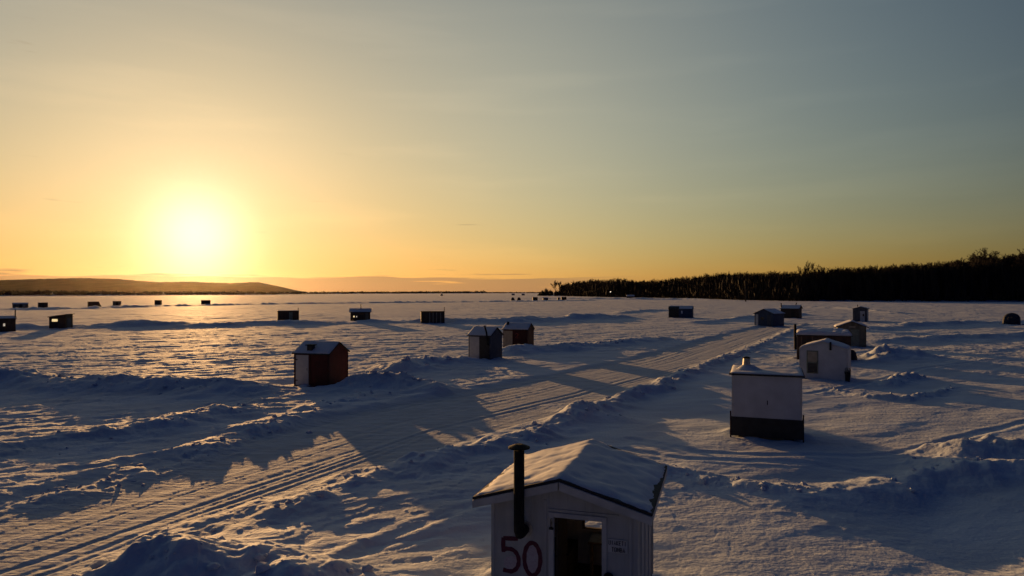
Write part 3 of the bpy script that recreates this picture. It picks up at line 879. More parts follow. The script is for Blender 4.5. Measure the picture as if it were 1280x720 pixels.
def red_two():
    W, L = 2.5, 2.0
    r = shed('dark red shed numbered 2 with tan panel half behind a snow bank', 659.5, 437, W, L, 1.92, 2.45, -18, anchor=(1,-1), ridge='x', wall='darkred', snow=.06, over_e=.1, over_g=.1, seed=23, group=G)
    f = -L/2
    build_panel_front(r, 'tan_panel', -W/2+.04, -.28, .1, 1.8, f, M['tan'])
    two = arc(.15,1.42,.13,.13,165,-30,10)+[(.0,1.12),(.3,1.12)]
    strokes(r, 'number', [two], .035, f-.0005, M['orangered'])
    MB().tube([(-.98,-.35,2.25),(-.98,-.35,2.48),(-.92,-.35,2.62)], .12, 10).build('roof_vent', M['metal'], r)
    fp = MB().prism([(L/2*-1-.02,1.95),(0,2.5),(L/2+.02,1.95),(L/2+.02,1.78),(0,2.3),(-L/2-.02,1.78)], W/2+.0005, W/2+.03, 'x').build('gable_trim', M['black'], r)
    skids(r, L, W)
red_two()

# ---------------------------------------------------------------- mid-distance row
def mid_row():
    r = shed('low flat brown shed with a grey green door, first of the middle row', 360.5, 402, 3.75, 2.4, 2.0, 2.08, 3, ridge='m', wall='brown', snow=.03, seed=31, group=G)
    build_panel_front(r, 'door', .1, .75, .1, 1.75, -1.2, M['greenish'])
    pipe(r, [(1.78,-.6,1.9),(1.78,-.6,2.6)], .05, cap=False)
    r = shed('hipped dark shed with tall central pipe and two tiny lit windows', 450.5, 403, 3.5, 2.5, 1.95, 2.5, 0, ridge='x', wall='brown', snow=.02, over_e=.2, over_g=.22, seed=32, group=G)
    window_on_front(r, -1.25, -1.02, .95, 1.25, -1.25, M['darkwood'], M['glowing'])
    window_on_front(r, -.75, -.58, .95, 1.2, -1.25, M['darkwood'], M['glowing_dim'])
    build_panel_front(r, 'door', .9, 1.4, .1, 1.7, -1.25, M['olive'])
    pipe(r, [(.1,-.2,2.3),(.1,-.2,3.3)], .07, cap=False)
    r = shed('flat dark shed with pale upright boards and a pole at its right end', 541, 404.5, 4.1, 2.4, 2.15, 2.1, 2, ridge='m', wall='brown', snow=.0, seed=33, group=G)
    for x in (-.55, .05, .65, 1.35): build_panel_front(r, 'pale_board', x-.07, x+.07, .1, 1.95, -1.2, M['tan'])
    pipe(r, [(2.0,-1.25,.1),(2.0,-1.25,2.95)], .05, cap=False)
    r = shed('dark lean-to shed with one bright yellow lit window', 82, 411, 2.3, 2.1, 1.75, 1.75, -26, anchor=(1,-1), ridge='m', wall='brown', snow=.0, seed=34, group=G, over_e=.1)
    window_on_front(r, -.75, .05, 1.12, 1.5, -1.05, M['darkwood'], M['glowing'])
    MB().prism([(-1.3,1.76),(1.35,2.15),(1.35,2.24),(-1.3,1.86)], -1.2, 1.25, 'y').build('pitched_roof', M['felt'], r)
    MB().prism([(-1.14,1.70),(1.14,1.70),(1.14,2.10)], -1.04, 1.04, 'y').build('roof_wedge', M['brown'], r)
    MB().box(1.152, 1.18, -.6, .5, .1, 1.6).build('side_panel', M['slate'], r)
    r = shed('dark shed cut by the left edge with tall stove pipe at its corner', 1, 415.5, 3.3, 2.5, 1.9, 2.2, 4, ridge='x', wall='brown', snow=.03, seed=35, group=G)
    window_on_front(r, .25, .48, .85, 1.25, -1.25, M['darkwood'], M['glowing_dim'])
    pipe(r, [(1.62,-1.0,1.7),(1.62,-1.0,3.1)], .07, cap=False)
mid_row()

# ---------------------------------------------------------------- tiny far sheds
def far_sheds():
    S = [('far rounded grey hut, leftmost along the distant ice road', 26, 385, 4.3, 1.9, 'r', 'olive'),
         ('far small square dark hut just right of the rounded one', 54, 385, 2.7, 1.95, 'm', 'brown'),
         ('far hut with lean-to roof sloping down to the right', 117, 384, 3.4, 2.1, 's', 'brown'),
         ('far little flat hut standing right of the sloping one', 146.5, 382, 2.8, 1.9, 'm', 'olive'),
         ('far upright hut alone below the middle of the hills', 198, 381, 2.6, 2.1, 'm', 'brown'),
         ('far wide low hut nearest under the setting sun', 257.5, 380, 3.8, 1.85, 'm', 'brown'),
         ('far wide dark hut, left of the two before the wooded point', 669, 375.8, 3.2, 2.3, 'm', 'brown'),
         ('far wide dark hut, right of the two before the wooded point', 682, 375.8, 3.2, 2.2, 'y', 'brown'),
         ('far thin pale hut touching the last hut of the row', 698.3, 375.6, 1.4, 2.0, 'm', 'olive'),
         ('far dark boxy hut at the right end of the distant row', 705, 375.6, 3.3, 2.4, 'm', 'darkred')]
    for i, (lab, px, py, w, h, k, wl) in enumerate(S):
        if k == 'r':
            r = shed(lab, px, py, w, 2.4, h*.72, h-.1, 5, ridge='x', wall=wl, snow=.04, seed=40+i, group=GF, cat='hut', name='fishing_hut')
            MB().box(.6, 1.3, -1.215, -1.2005, .5, 1.1).build('window', M['tan'], r)
        elif k == 'y':
            r = shed(lab, px, py, w, 2.4, h*.75, h-.1, 5, ridge='x', wall=wl, snow=.04, seed=40+i, group=GF, cat='hut', name='fishing_hut')
        else:
            r = shed(lab, px, py, w, 2.2, h-.12, h-.08, 5, ridge='m', wall=wl, snow=.04, seed=40+i, group=GF, cat='hut', name='fishing_hut')
            if k == 's': MB().prism([(w/2,.0),(w/2+.9,.0),(w/2,h*.9)], -1.0, 1.0).build('lean_to', M['brown'], r)
        build_panel_front(r, 'door', -.4, .3, .1, h*.78, -1.2 if k in 'ry' else -1.1, M['darkwood'])
    for lab, px, py in (('far dome shaped hut, left one of two domes on the ice', 641, 376), ('far dome shaped hut, right one of two domes on the ice', 648.7, 376)):
        x, y = gp(px, py)
        root = empty('dome_hut', (x, y, 0)); tag(root, lab, 'hut', GF)
        mb = MB(); n = 14; vs = []; fs = []
        prof = [(1,0),(.98,.7),(.85,1.35),(.6,1.85),(.3,2.15),(.04,2.25)]
        for rr, z_ in prof:
            for j in range(n): vs.append((1.25*rr*math.cos(j*2*math.pi/n), 1.25*rr*math.sin(j*2*math.pi/n), z_))
        for i in range(5):
            for j in range(n): fs.append((i*n+j, i*n+(j+1)%n, (i+1)*n+(j+1)%n, (i+1)*n+j))
        fs += [tuple(range(n-1,-1,-1)), tuple(range(5*n,6*n))]
        mb.add(vs, fs); mb.build('dome_cover', M['tent'], root)
        MB().box(-.3,.3,-1.28,-1.15,.05,1.3).build('door', M['darkwood'], root)
    # two still farther low shelters
    for lab, px, py in (('very far low shelter just above the left dome hut', 641.5, 369.2), ('very far low shelter just above the right dome hut', 654, 369.2)):
        r = shed(lab, px, py, 5.0, 3.0, 2.0, 2.9, 0, ridge='x', wall='slate', snow=.05, seed=61, group='very far shelters on the ice', cat='shelter', name='far_shelter')
far_sheds()

# ---------------------------------------------------------------- channel marker, glint stand-in, pole and things at the point
def marker():
    x, y = gp(552, 369.6)
    root = empty('channel_marker', (x, y, 0)); tag(root, 'tiny white topped channel marker frozen into the far ice', 'marker')
    MB().tube([(0,0,-.2),(0,0,1.4),(0,0,1.8),(0,0,2.0)], [2.6,2.3,1.4,1.2], 12).build('base', M['black'], root)
    MB().tube([(0,0,2.0),(0,0,4.6)], [.85,.7], 10).build('tower', M['buoy'], root)
    MB().tube([(0,0,4.6),(0,0,5.3),(0,0,5.9)], [.9,.9,.2], 10).build('lantern', M['black'], root)
marker()

def point_things():
    x, y = gp(763, 373.5)  # added pole with an emitting head, standing in for a spot of reflected light
    root = empty('glint_stand', (x, y, hz(x, y)-.1)); tag(root, 'tiny lit stand-in for a glint on an added pole before the wooded point', 'glint')
    MB().tube([(0,0,-.5),(0,0,5.6)], .12, 8).build('pole', M['darkwood'], root)
    MB().tube([(0,0,5.6),(0,-.8,5.9)], .07, 6).build('arm', M['metal'], root)
    MB().tube([(0,-.8,5.45),(0,-.8,5.8),(0,-.8,6.0)], [.42,.42,.1], 10).build('glint_head', emit_mat('glint_glow', (1,.9,.72), 1.6), root)
    x, y = gp(770, 373.6)
    mb = MB(); mb.tube([(0,0,-.5),(0,0,2.6),(0,0,3.0)], [.55,.5,.2], 10)
    o = mb.build('wooden_post', M['darkwood']); o.location = (x, y, hz(x, y)); tag(o, 'stout dark post on the snow mound right of the lit glint', 'post')
    x, y = gp(788, 374)
    r = shed('low dark boat house half buried in the bank of the wooded point', 788, 373.9, 6.0, 4, 2.2, 3.0, 0, ridge='x', wall='slate', snow=.3, seed=71, cat='boat house', name='boat_house')
    build_panel_front(r, 'door', -1.5, 1.5, .1, 1.9, -2, M['black'])
    # tall pole at the shore
    x, y = gp(932, 377)
    root = empty('utility_pole', (x, y, 0)); tag(root, 'tall dark pole standing on the ice edge before the woods', 'pole')
    MB().tube([(0,0,-.5),(0,0,5),(0,0,11.2)], [.42,.36,.26], 8).build('pole', M['bark'], root)
    MB().box(-1.1,1.1,-.1,.1,10.2,10.45).build('crossarm', M['bark'], root)
point_things()

# ================================================================= TERRAIN
def build_ground():
    dense = R(40.5)
    a1 = np.linspace(-dense, dense, 1250)
    def grow(a0):
        out = []; a = a0; st = (2*dense)/1250
        while a < math.pi - .02:
            st = min(st*1.16, .06); a += st; out.append(a)
        return np.array(out[:-1]) if out else np.array([])
    g = grow(dense)
    A = np.concatenate([-g[::-1], a1, g])
    rs = [2.5]
    while rs[-1] < 9000:
        q = rs[-1]
        k = .02 if q < 8 else (.0040 if q < 70 else (.0052 if q < 170 else (.009 if q < 1200 else .025)))
        rs.append(q*(1+k))
    Rr = np.array(rs)
    na, nr = len(A), len(Rr)
    aa, rr = np.meshgrid(A, Rr, indexing='ij')
    x = (rr*np.sin(aa)).ravel(); y = (rr*np.cos(aa)).ravel()
    z, road, bk = height(x, y, True)
    co = np.stack([x, y, z], 1)
    i = np.arange(na)[:, None]; j = np.arange(nr-1)[None, :]
    i2 = (i+1) % na
    q = np.stack([i*nr+j + 0*i, i*nr+j+1, i2*nr+j+1, i2*nr+j], -1).reshape(-1, 4)
    # centre
    c_idx = len(co)
    co = np.vstack([co, [[0, 0, 0]]])
    tri = np.stack([np.full(na, c_idx), np.arange(na)*nr, ((np.arange(na)+1) % na)*nr], 1)
    nq, ntri = len(q), len(tri)
    me = bpy.data.meshes.new('snow_covered_ice')
    me.vertices.add(len(co)); me.vertices.foreach_set('co', co.astype(np.float32).ravel())
    me.loops.add(nq*4+ntri*3)
    me.loops.foreach_set('vertex_index', np.concatenate([q[:, ::-1].ravel(), tri[:, ::-1].ravel()]).astype(np.int32))
    me.polygons.add(nq+ntri)
    st = np.concatenate([np.arange(nq)*4, nq*4+np.arange(ntri)*3]).astype(np.int32)
    me.polygons.foreach_set('loop_start', st)
    me.polygons.foreach_set('use_smooth', np.ones(nq+ntri, dtype=bool))
    at = me.attributes.new('packed', 'FLOAT', 'POINT')
    at.data.foreach_set('value', np.concatenate([road*(1-.7*bk), [0]]).astype(np.float32))
    me.update(calc_edges=True)
    me.validate()
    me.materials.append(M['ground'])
    o = bpy.data.objects.new('snow_covered_ice', me); col.objects.link(o)
    tag(o, None, None, None, 'structure')
    print('ground', len(co))
build_ground()

def build_chunks():
    """crumbs and blocks of broken snow thrown up along the ploughed banks"""
    rs = np.random.RandomState(77)
    t = (1+5**.5)/2
    ico = np.array([(-1,t,0),(1,t,0),(-1,-t,0),(1,-t,0),(0,-1,t),(0,1,t),(0,-1,-t),(0,1,-t),(t,0,-1),(t,0,1),(-t,0,-1),(-t,0,1)])/math.sqrt(1+t*t)
    tri = [(0,11,5),(0,5,1),(0,1,7),(0,7,10),(0,10,11),(1,5,9),(5,11,4),(11,10,2),(10,7,6),(7,1,8),(3,9,4),(3,4,2),(3,2,6),(3,6,8),(3,8,9),(4,9,5),(2,4,11),(6,2,10),(8,6,7),(9,8,1)]
    X = []; S = []
    for P, H, w, lump in BANKS:
        for i in range(len(P)-1):
            (ax, ay), (bx, by) = P[i], P[i+1]
            if min(ay, by) > 75 or max(ay, by) < 9: continue
            L_ = math.hypot(bx-ax, by-ay); hm = (H[i]+H[i+1])/2
            n = int(L_*(5.5*lump+1)*(30/max(30, ay)))
            for _ in range(n):
                q = rs.rand(); o = rs.randn()*w*.62
                nx, ny = -(by-ay)/L_, (bx-ax)/L_
                X.append((ax+q*(bx-ax)+nx*o, ay+q*(by-ay)+ny*o)); S.append((.025+.17*rs.rand()**3.2)*min(1.2, .32+hm))
    X = np.array(X); Z = height(X[:, 0], X[:, 1])
    V = []; Fs = []
    for k in range(len(X)):
        c = ico*(.7+.55*rs.rand(12, 1))*S[k]*np.array([1+.5*rs.rand(), .8+.5*rs.rand(), .55+.5*rs.rand()])
        a = rs.rand()*6.28; ca, sa = math.cos(a), math.sin(a)
        n0 = len(V)
        for q in c: V.append((X[k,0]+ca*q[0]-sa*q[1], X[k,1]+sa*q[0]+ca*q[1], Z[k]+.25*S[k]+q[2]))
        Fs += [(n0+a_, n0+b_, n0+c_) for a_, b_, c_ in tri]
    me = bpy.data.meshes.new('snow_chunks'); me.from_pydata(V, [], Fs); me.update(); me.materials.append(M['ground'])
    o = bpy.data.objects.new('snow_chunks', me); col.objects.link(o)
    tag(o, 'broken snow chunks and crumbs along the ploughed banks', 'snow chunks', None, 'stuff')
    print('chunks', len(X))
build_chunks()

# ================================================================= HILLS AND FAR SHORE
def build_hills():
    prof = [(-900,352),(-400,351),(-150,352),(0,350),(40,349),(100,347.4),(150,349),(175,351),(200,352.6),(240,352),(270,353.5),(290,354),(322,352.4),(345,357),(375,363.6),(390,365.5)]
    D0, D1 = 3600.0, 5200.0
    nx, ny = 420, 26
    px = np.linspace(-900, 392, nx)
    top = np.interp(px, [p[0] for p in prof], [p[1] for p in prof])
    co = []
    for j in range(ny):
        t = j/(ny-1)
        D = D0 + (D1-D0)*t*1.6
        X = (px-640)/F*D
        crest = CAM_H + (HZ-top)/F*D1
        k = math.sin(min(t*1.6, 2)*math.pi/2) if t*1.6 < 1 else max(0, math.cos((t*1.6-1)/.6*math.pi/2))
        n = fbm(X+7, np.full_like(X, D), .0022, 5)
        Z = crest*k*(1+.30*n*(1-k*k)) + 3.0*fbm(X, np.full_like(X, D*.3), .03, 3) - 2
        Z = np.maximum(Z, 1.0)
        co.append(np.stack([X, np.full_like(X, D), Z], 1))
    co = np.concatenate(co)
    fs = [(j*nx+i, j*nx+i+1, (j+1)*nx+i+1, (j+1)*nx+i) for j in range(ny-1) for i in range(nx-1)]
    me = bpy.data.meshes.new('hills'); me.from_pydata(co.tolist(), [], fs); me.update()
    me.polygons.foreach_set('use_smooth', [True]*len(fs)); me.materials.append(M['hill'])
    o = bpy.data.objects.new('hills', me); col.objects.link(o); tag(o, kind='structure')
build_hills()

def tuft_mesh(name, items, mat, label, kind='stuff', per=26, seed=2, bw=.10):
    """a wood seen from far away: many small leafless-tree tufts (thin upright blades round a stem)"""
    rs = np.random.RandomState(seed)
    V = []; Fs = []; n = 0
    for (x, y, z, h, w) in items:
        k = per
        ang = rs.rand(k)*2*math.pi; rad = w*np.sqrt(rs.rand(k))*.5
        hh = h*(.35+.65*rs.rand(k))*(1-.35*(rad/(w*.5+1e-6))**2)
        b = h*.02
        for q in range(k):
            cx_, cy_ = x+rad[q]*math.cos(ang[q]), y+rad[q]*math.sin(ang[q])
            wd = w*bw*(.5+rs.rand()); o = rs.rand()*math.pi
            dx, dy = wd*math.cos(o), wd*math.sin(o)
            z0 = z + hh[q]*rs.rand()*.55 - .3
            lean = (rs.rand(2)-.5)*w*.3
            V += [(cx_-dx*.4, cy_-dy*.4, z0), (cx_+dx*.4, cy_+dy*.4, z0), (cx_+dx+lean[0]*.6, cy_+dy+lean[1]*.6, z0+(hh[q])*.42), (cx_+lean[0], cy_+lean[1], z+hh[q]), (cx_-dx+lean[0]*.5, cy_-dy+lean[1]*.5, z0+(hh[q])*.36)]
            Fs.append((n, n+1, n+2, n+3, n+4)); n += 5
    me = bpy.data.meshes.new(name); me.from_pydata(V, [], Fs); me.update(); me.materials.append(mat)
    o = bpy.data.objects.new(name, me); col.objects.link(o)
    tag(o, label, 'wood' if label else None, None, kind)
    return o

def far_shore():
    rs = random.Random(5)
    shore = [(-500,371),(-100,370.5),(150,369.5),(320,368.6),(450,367.3),(600,366.7),(700,366.5)]
    tops = [(-500,360.5),(0,361.2),(100,361.6),(200,362),(330,362.6),(420,363.4),(500,363.5),(606,362.9),(609,364.3),(700,364.4)]
    items = []
    for i in range(2600):
        px = rs.uniform(-420, 702)
        py = np.interp(px, [p[0] for p in shore], [p[1] for p in shore]); tp = np.interp(px, [p[0] for p in tops], [p[1] for p in tops])
        x, y = gp(px, py)
        k = 1+rs.random()*.06 + .004
        x, y = x*k, y*k
        h = max(2.5, (HZ-tp)/F*y + CAM_H - 2.0)*(rs.uniform(.72, 1.05) if rs.random() < .8 else rs.uniform(.9, 1.3))
        items.append((x, y, 1.0, h, h*.7 if px < 420 else h*1.6))
    tuft_mesh('far_shore_wood', items, M['wood_mass'], 'thin dark wood along the far shore beneath the hills', per=16)
far_shore()

# ================================================================= TREES ON THE RIGHT SHORE
def tree_meshes(seed, H, spread, levels=4, dens=1.0, twig=.035, clear=.25, round_=False):
    """leafless tree: (trunk with limbs, crown of branches and twigs)"""
    rs = random.Random(seed)
    tr = MB(); cr = MB()
    def seg(mb, a, b, r0, r1, n): mb.tube([a, b], [r0, r1], n, cap=False)
    def grow(p, d, ln, r, lv):
        steps = 3 if lv < 2 else 2
        for s_ in range(steps):
            d2 = (d + Vector((rs.uniform(-1,1), rs.uniform(-1,1), rs.uniform(-.3,.6)))*(.12+.06*lv)).normalized()
            q = p + d2*(ln/steps)
            r2 = r*(.80 if lv < 3 else .7)
            seg(tr if lv == 0 else cr, p, q, max(r, twig), max(r2, twig*.7), 6 if lv == 0 else 3)
            if lv < levels:
                nb = 2 if lv > 0 else 2
                if rs.random() < .9*dens:
                    for _ in range(nb):
                        ax = Vector((rs.uniform(-1,1), rs.uniform(-1,1), rs.uniform(-.2,.3))).normalized()
                        bd = (d2*(1.0 if not round_ else .6) + ax*spread*rs.uniform(.6,1.2) + Vector((0,0,.25))).normalized()
                        f_ = rs.uniform(.42,.68) if lv else rs.uniform(.38,.6)
                        if lv == 0 and s_ == 0: continue
                        grow(q, bd, ln*f_, r2*.58, lv+1)
            p, d, r = q, d2, r2
        if lv < levels:
            for _ in range(2):
                ax = Vector((rs.uniform(-1,1), rs.uniform(-1,1), .1)).normalized()
                grow(p, (d + ax*spread*.6).normalized(), ln*.45, r*.7, lv+1)
    grow(Vector((0,0,-.4)), Vector((rs.uniform(-.05,.05), rs.uniform(-.05,.05), 1)).normalized(), H*.66, H*.014, 0)
    return tr, cr

def norm_height(tr, cr, H):
    zm = max(v[2] for v in cr.v)
    k = H/zm
    for mb in (tr, cr): mb.v = [(x*k, y*k, z*k) for x, y, z in mb.v]

def build_trees():
    protos = []
    for i in range(9):
        tr, cr = tree_meshes(100+i, 16, [.75,.6,.5,.8,.55,.45,.7,.9,.4][i], 4, 1.0, .05)
        norm_height(tr, cr, 16)
        a = tr.build('bare_tree', M['bark']); b = cr.build('crown', M['twig'], a)
        protos.append(a); print('tree faces', len(b.data.polygons))
    for a in protos:
        a.children[0].name = 'crown'
    tops = [(668,369),(684,366),(690,362),(697,351),(705,351.5),(714,350),(730,347.5),(752,346.5),(780,346),(800,348.5),(830,346),(850,344.5),(870,342),(900,338.5),(925,337),(1000,337),(1040,333),(1060,331.5),(1100,328.5),(1150,326),(1200,322.5),(1220,316),(1250,318),(1275,313),(1300,313),(1360,316),(1500,318)]
    tx = [p[0] for p in tops]; ty = [p[1] for p in tops]
    rs = random.Random(23)
    used = set()
    GT = 'bare trees of the wood on the right shore'
    def place(px, k, topy, label, pi=None, wid=1.0, first_free=True):
        az = math.atan((px-640)/F)
        Rs = np.interp(az, *SH_R)
        r = Rs*(1+k)
        x, y = r*math.sin(az), r*math.cos(az)
        g = hz(x, y)
        H = CAM_H + (HZ-topy)/F*y - g
        pi = rs.randrange(len(protos)) if pi is None else pi
        if pi not in used:
            o = protos[pi]; used.add(pi)
        else:
            o = protos[pi].copy(); col.objects.link(o)
            c_ = protos[pi].children[0].copy(); col.objects.link(c_); c_.parent = o
        s_ = H/16
        o.location = (x, y, g-.2); o.scale = (s_*wid, s_*wid, s_); o.rotation_euler = (0, 0, rs.uniform(0, 6.28))
        tag(o, label, 'tree', GT)
        return o
    lab = 'leafless dark tree in the dense wood lining the right shore'
    # ones that stand out
    place(1012, .05, 324, 'pale thin tree with a fine crown poking above the middle of the wood', 4, .7)
    place(1001, .06, 330, 'lower companion just left of the pale thin tree above the wood', 5)
    place(1024, .06, 329.5, 'lower companion just right of the pale thin tree above the wood', 6)
    place(1228, .06, 307.5, 'tallest broad crowned tree rising above the wood near the right edge', 7, 1.25)
    place(1252, .05, 316, 'second broad tree right of the tallest one above the wood', 3, 1.25)
    place(1279, .06, 310, 'broad crowned tree cut by the right edge of the wood', 0, 1.3)
    tip = []
    for i in range(2):
        tr, cr = tree_meshes(300+i, 16, .7, 3, 1.0, .13)
        norm_height(tr, cr, 16)
        tr.v = [(x*2.2, y*2.2, z) for x, y, z in tr.v]
        a = tr.build('bare_tree', M['bark']); b = cr.build('crown', M['twig'], a)
        protos.append(a)
    place(693.5, .012, 349.5, 'slender see-through tree at the tip of the wooded point', len(protos)-2, 1.1)
    place(700, .02, 351, 'second slender see-through tree from the tip of the wooded point', len(protos)-1, 1.2)
    del protos[-2:]
    rb = np.random.RandomState(8)
    for px, py, wd, lb in ((675.5, 364.5, 7, 'lowest bush ahead of the tip of the wooded point'), (681.5, 360.5, 10, 'rounded bush just left of the slender tip trees'), (688, 361.5, 8, 'bush at the foot of the slender tip trees'), (697, 362.5, 9, 'bush filling the gap between the slender trees and the wood')):
        az = math.atan((px-640)/F); r = np.interp(az, *SH_R)*1.006
        x, y = r*math.sin(az), r*math.cos(az)
        H = 1.35*(CAM_H + (HZ-py)/F*y + .4)
        its = [(x+rb.uniform(-.4,.4)*wd, y+rb.uniform(-3,3), -.2, H*(1-.35*abs(q-3.5)/3.5)*rb.uniform(.8,1), wd*.55) for q in range(9)]
        o = tuft_mesh('bush', its, M['twig'], None, 'thing', per=40, seed=int(px), bw=.09)
        del o['kind']; tag(o, lb, 'bush')
    for i in range(275):
        px = 708 + (1430-708)*((i+rs.random())/275)
        ty_ = np.interp(px, tx, ty)
        depth = rs.random()
        topy = ty_ + abs(rs.gauss(0, 2.6)) + (3 if depth < .3 else 0)
        place(px, .008 + .13*depth*(1 if px > 900 else .7), topy, lab, None, rs.uniform(.85, 1.25))
    # dense mass of the wood behind and between them
    items = []
    for i in range(7200):
        px = rs.uniform(702, 1640) if i < 5200 else rs.uniform(715, 985)
        az = math.atan((px-640)/F); Rs = np.interp(az, *SH_R)
        k = .004+.17*rs.random()
        r = Rs*(1+k); x, y = r*math.sin(az), r*math.cos(az)
        ty_ = np.interp(px, tx, ty)
        items.append((x, y, 0, ty_, k))
    xs = np.array([q[0] for q in items]); ys = np.array([q[1] for q in items]); gz = height(xs, ys)
    it2 = []
    for (x, y, _, ty_, k), g in zip(items, gz):
        H = (CAM_H+(HZ-ty_)/F*y - g)
        it2.append((x, y, float(g), max(2.5, H*rs.uniform(.62, .97)), 4.5))
    for (x, y, _, ty_, k), g in list(zip(items, gz))[::2] + [q for q in zip(items, gz) if 150 < q[0][0] < 215 and q[0][1] > 380]:
        it2.append((x, y, float(g), rs.uniform(3, 8), 6.0))
    for i in range(1500):
        px = rs.uniform(702, 1010); az = math.atan((px-640)/F); r = np.interp(az, *SH_R)*(1.002+.012*rs.random())
        it2.append((r*math.sin(az), r*math.cos(az), .2, rs.uniform(4, 11), 5.0))
    tuft_mesh('dense_wood', it2, M['twig'], 'dense dark leafless wood on the right shore', per=34, bw=.075)
build_trees()

# ================================================================= HAZE
HAZE = 1.0
if HAZE:
    m = bpy.data.materials.new('haze'); m.use_nodes = True
    nt = m.node_tree; nt.nodes.clear()
    out = nt.nodes.new('ShaderNodeOutputMaterial'); pv = nt.nodes.new('ShaderNodeVolumePrincipled')
    pv.inputs['Color'].default_value = (.98, .86, .66, 1); pv.inputs['Density'].default_value = 0.0000023*HAZE; pv.inputs['Anisotropy'].default_value = .9
    nt.links.new(pv.outputs[0], out.inputs['Volume'])
    o = MB().box(-9500, 9500, -9500, 9500, -3, 160).build('haze', m)
    tag(o, None, None, None, 'stuff')

# ================================================================= WORLD, SUN, CAMERA
EXPO = 0.22
SKY_GAIN = 1.27
w = bpy.data.worlds.new('World'); sc.world = w; w.use_nodes = True
nt = w.node_tree; N = nt.nodes; Lk = nt.links; N.clear()
out = N.new('ShaderNodeOutputWorld')
sk = N.new('ShaderNodeTexSky'); sk.sky_type = 'NISHITA'; sk.sun_disc = False
sk.sun_elevation = SUN_EL; sk.sun_rotation = SUN_AZ; sk.dust_density = 1.0; sk.ozone_density = 1.0; sk.air_density = 1.0
bg = N.new('ShaderNodeBackground'); bg.inputs['Strength'].default_value = 0.08
tc = N.new('ShaderNodeTexCoord')
# low cloud bank near the horizon: stretched noise in direction space
sep = N.new('ShaderNodeSeparateXYZ'); Lk.new(tc.outputs['Generated'], sep.inputs[0])
mp = N.new('ShaderNodeMapping'); mp.inputs['Scale'].default_value = (8, 8, 170); Lk.new(tc.outputs['Generated'], mp.inputs['Vector'])
cn = N.new('ShaderNodeTexNoise'); cn.inputs['Scale'].default_value = 1.0; cn.inputs['Detail'].default_value = 5; Lk.new(mp.outputs[0], cn.inputs['Vector'])
# density = noise + window(z)
win = N.new('ShaderNodeValToRGB')
win.color_ramp.interpolation = 'EASE'
win.color_ramp.elements[0].position = 0.0; win.color_ramp.elements[0].color = (.95,.95,.95,1)
win.color_ramp.elements[1].position = 0.7; win.color_ramp.elements[1].color = (0,0,0,1)
e_ = win.color_ramp.elements.new(0.30); e_.color = (.68,.68,.68,1)
e_ = win.color_ramp.elements.new(0.42); e_.color = (.26,.26,.26,1)
mr = N.new('ShaderNodeMapRange'); mr.inputs['From Min'].default_value = 0.0; mr.inputs['From Max'].default_value = 0.06; Lk.new(sep.outputs[2], mr.inputs['Value'])
Lk.new(mr.outputs[0], win.inputs['Fac'])
cx = N.new('ShaderNodeMath'); cx.operation = 'MULTIPLY_ADD'; cx.inputs[1].default_value = 1.8; cx.inputs[2].default_value = -.4; Lk.new(cn.outputs['Fac'], cx.inputs[0])
ad = N.new('ShaderNodeMath'); ad.operation = 'ADD'; Lk.new(cx.outputs[0], ad.inputs[0]); Lk.new(win.outputs[0], ad.inputs[1])
cm = N.new('ShaderNodeMapRange'); cm.interpolation_type = 'SMOOTHSTEP'; cm.inputs['From Min'].default_value = .86; cm.inputs['From Max'].default_value = 1.12; Lk.new(ad.outputs[0], cm.inputs['Value'])
# high faint cirrus
mp2 = N.new('ShaderNodeMapping'); mp2.inputs['Scale'].default_value = (3, 3, 26); mp2.inputs['Rotation'].default_value = (0, R(6), 0); Lk.new(tc.outputs['Generated'], mp2.inputs['Vector'])
c2 = N.new('ShaderNodeTexNoise'); c2.inputs['Scale'].default_value = 1.0; c2.inputs['Detail'].default_value = 5; Lk.new(mp2.outputs[0], c2.inputs['Vector'])
c2m = N.new('ShaderNodeMapRange'); c2m.interpolation_type = 'SMOOTHSTEP'; c2m.inputs['From Min'].default_value = .48; c2m.inputs['From Max'].default_value = .75; c2m.inputs['To Max'].default_value = .09; Lk.new(c2.outputs['Fac'], c2m.inputs['Value'])
def mth(op, *ins):
    n = N.new('ShaderNodeMath'); n.operation = op
    for i, v in enumerate(ins):
        if isinstance(v, (int, float)): n.inputs[i].default_value = v
        else: Lk.new(v, n.inputs[i])
    return n.outputs[0]
def vscale(c, f):
    n = N.new('ShaderNodeVectorMath'); n.operation = 'SCALE'
    if isinstance(c, tuple): n.inputs[0].default_value = c
    else: Lk.new(c, n.inputs[0])
    if isinstance(f, (int, float)): n.inputs['Scale'].default_value = f
    else: Lk.new(f, n.inputs['Scale'])
    return n.outputs[0]
def vop(op, a_, b_):
    n = N.new('ShaderNodeVectorMath'); n.operation = op
    for i, v in enumerate((a_, b_)):
        if isinstance(v, tuple): n.inputs[i].default_value = v
        else: Lk.new(v, n.inputs[i])
    return n
def smooth(v, a_, b_, lo=0.0, hi=1.0):
    n = N.new('ShaderNodeMapRange'); n.interpolation_type = 'SMOOTHSTEP'
    n.inputs['From Min'].default_value = a_; n.inputs['From Max'].default_value = b_; n.inputs['To Min'].default_value = lo; n.inputs['To Max'].default_value = hi
    Lk.new(v, n.inputs['Value']); return n.outputs[0]
SKY = 0.08
sv = Vector((math.sin(SUN_AZ)*math.cos(SUN_EL), math.cos(SUN_AZ)*math.cos(SUN_EL), math.sin(SUN_EL)))
cosg = vop('DOT_PRODUCT', tc.outputs['Generated'], tuple(sv)).outputs['Value']
elev = mth('MAXIMUM', sep.outputs[2], 0.0)
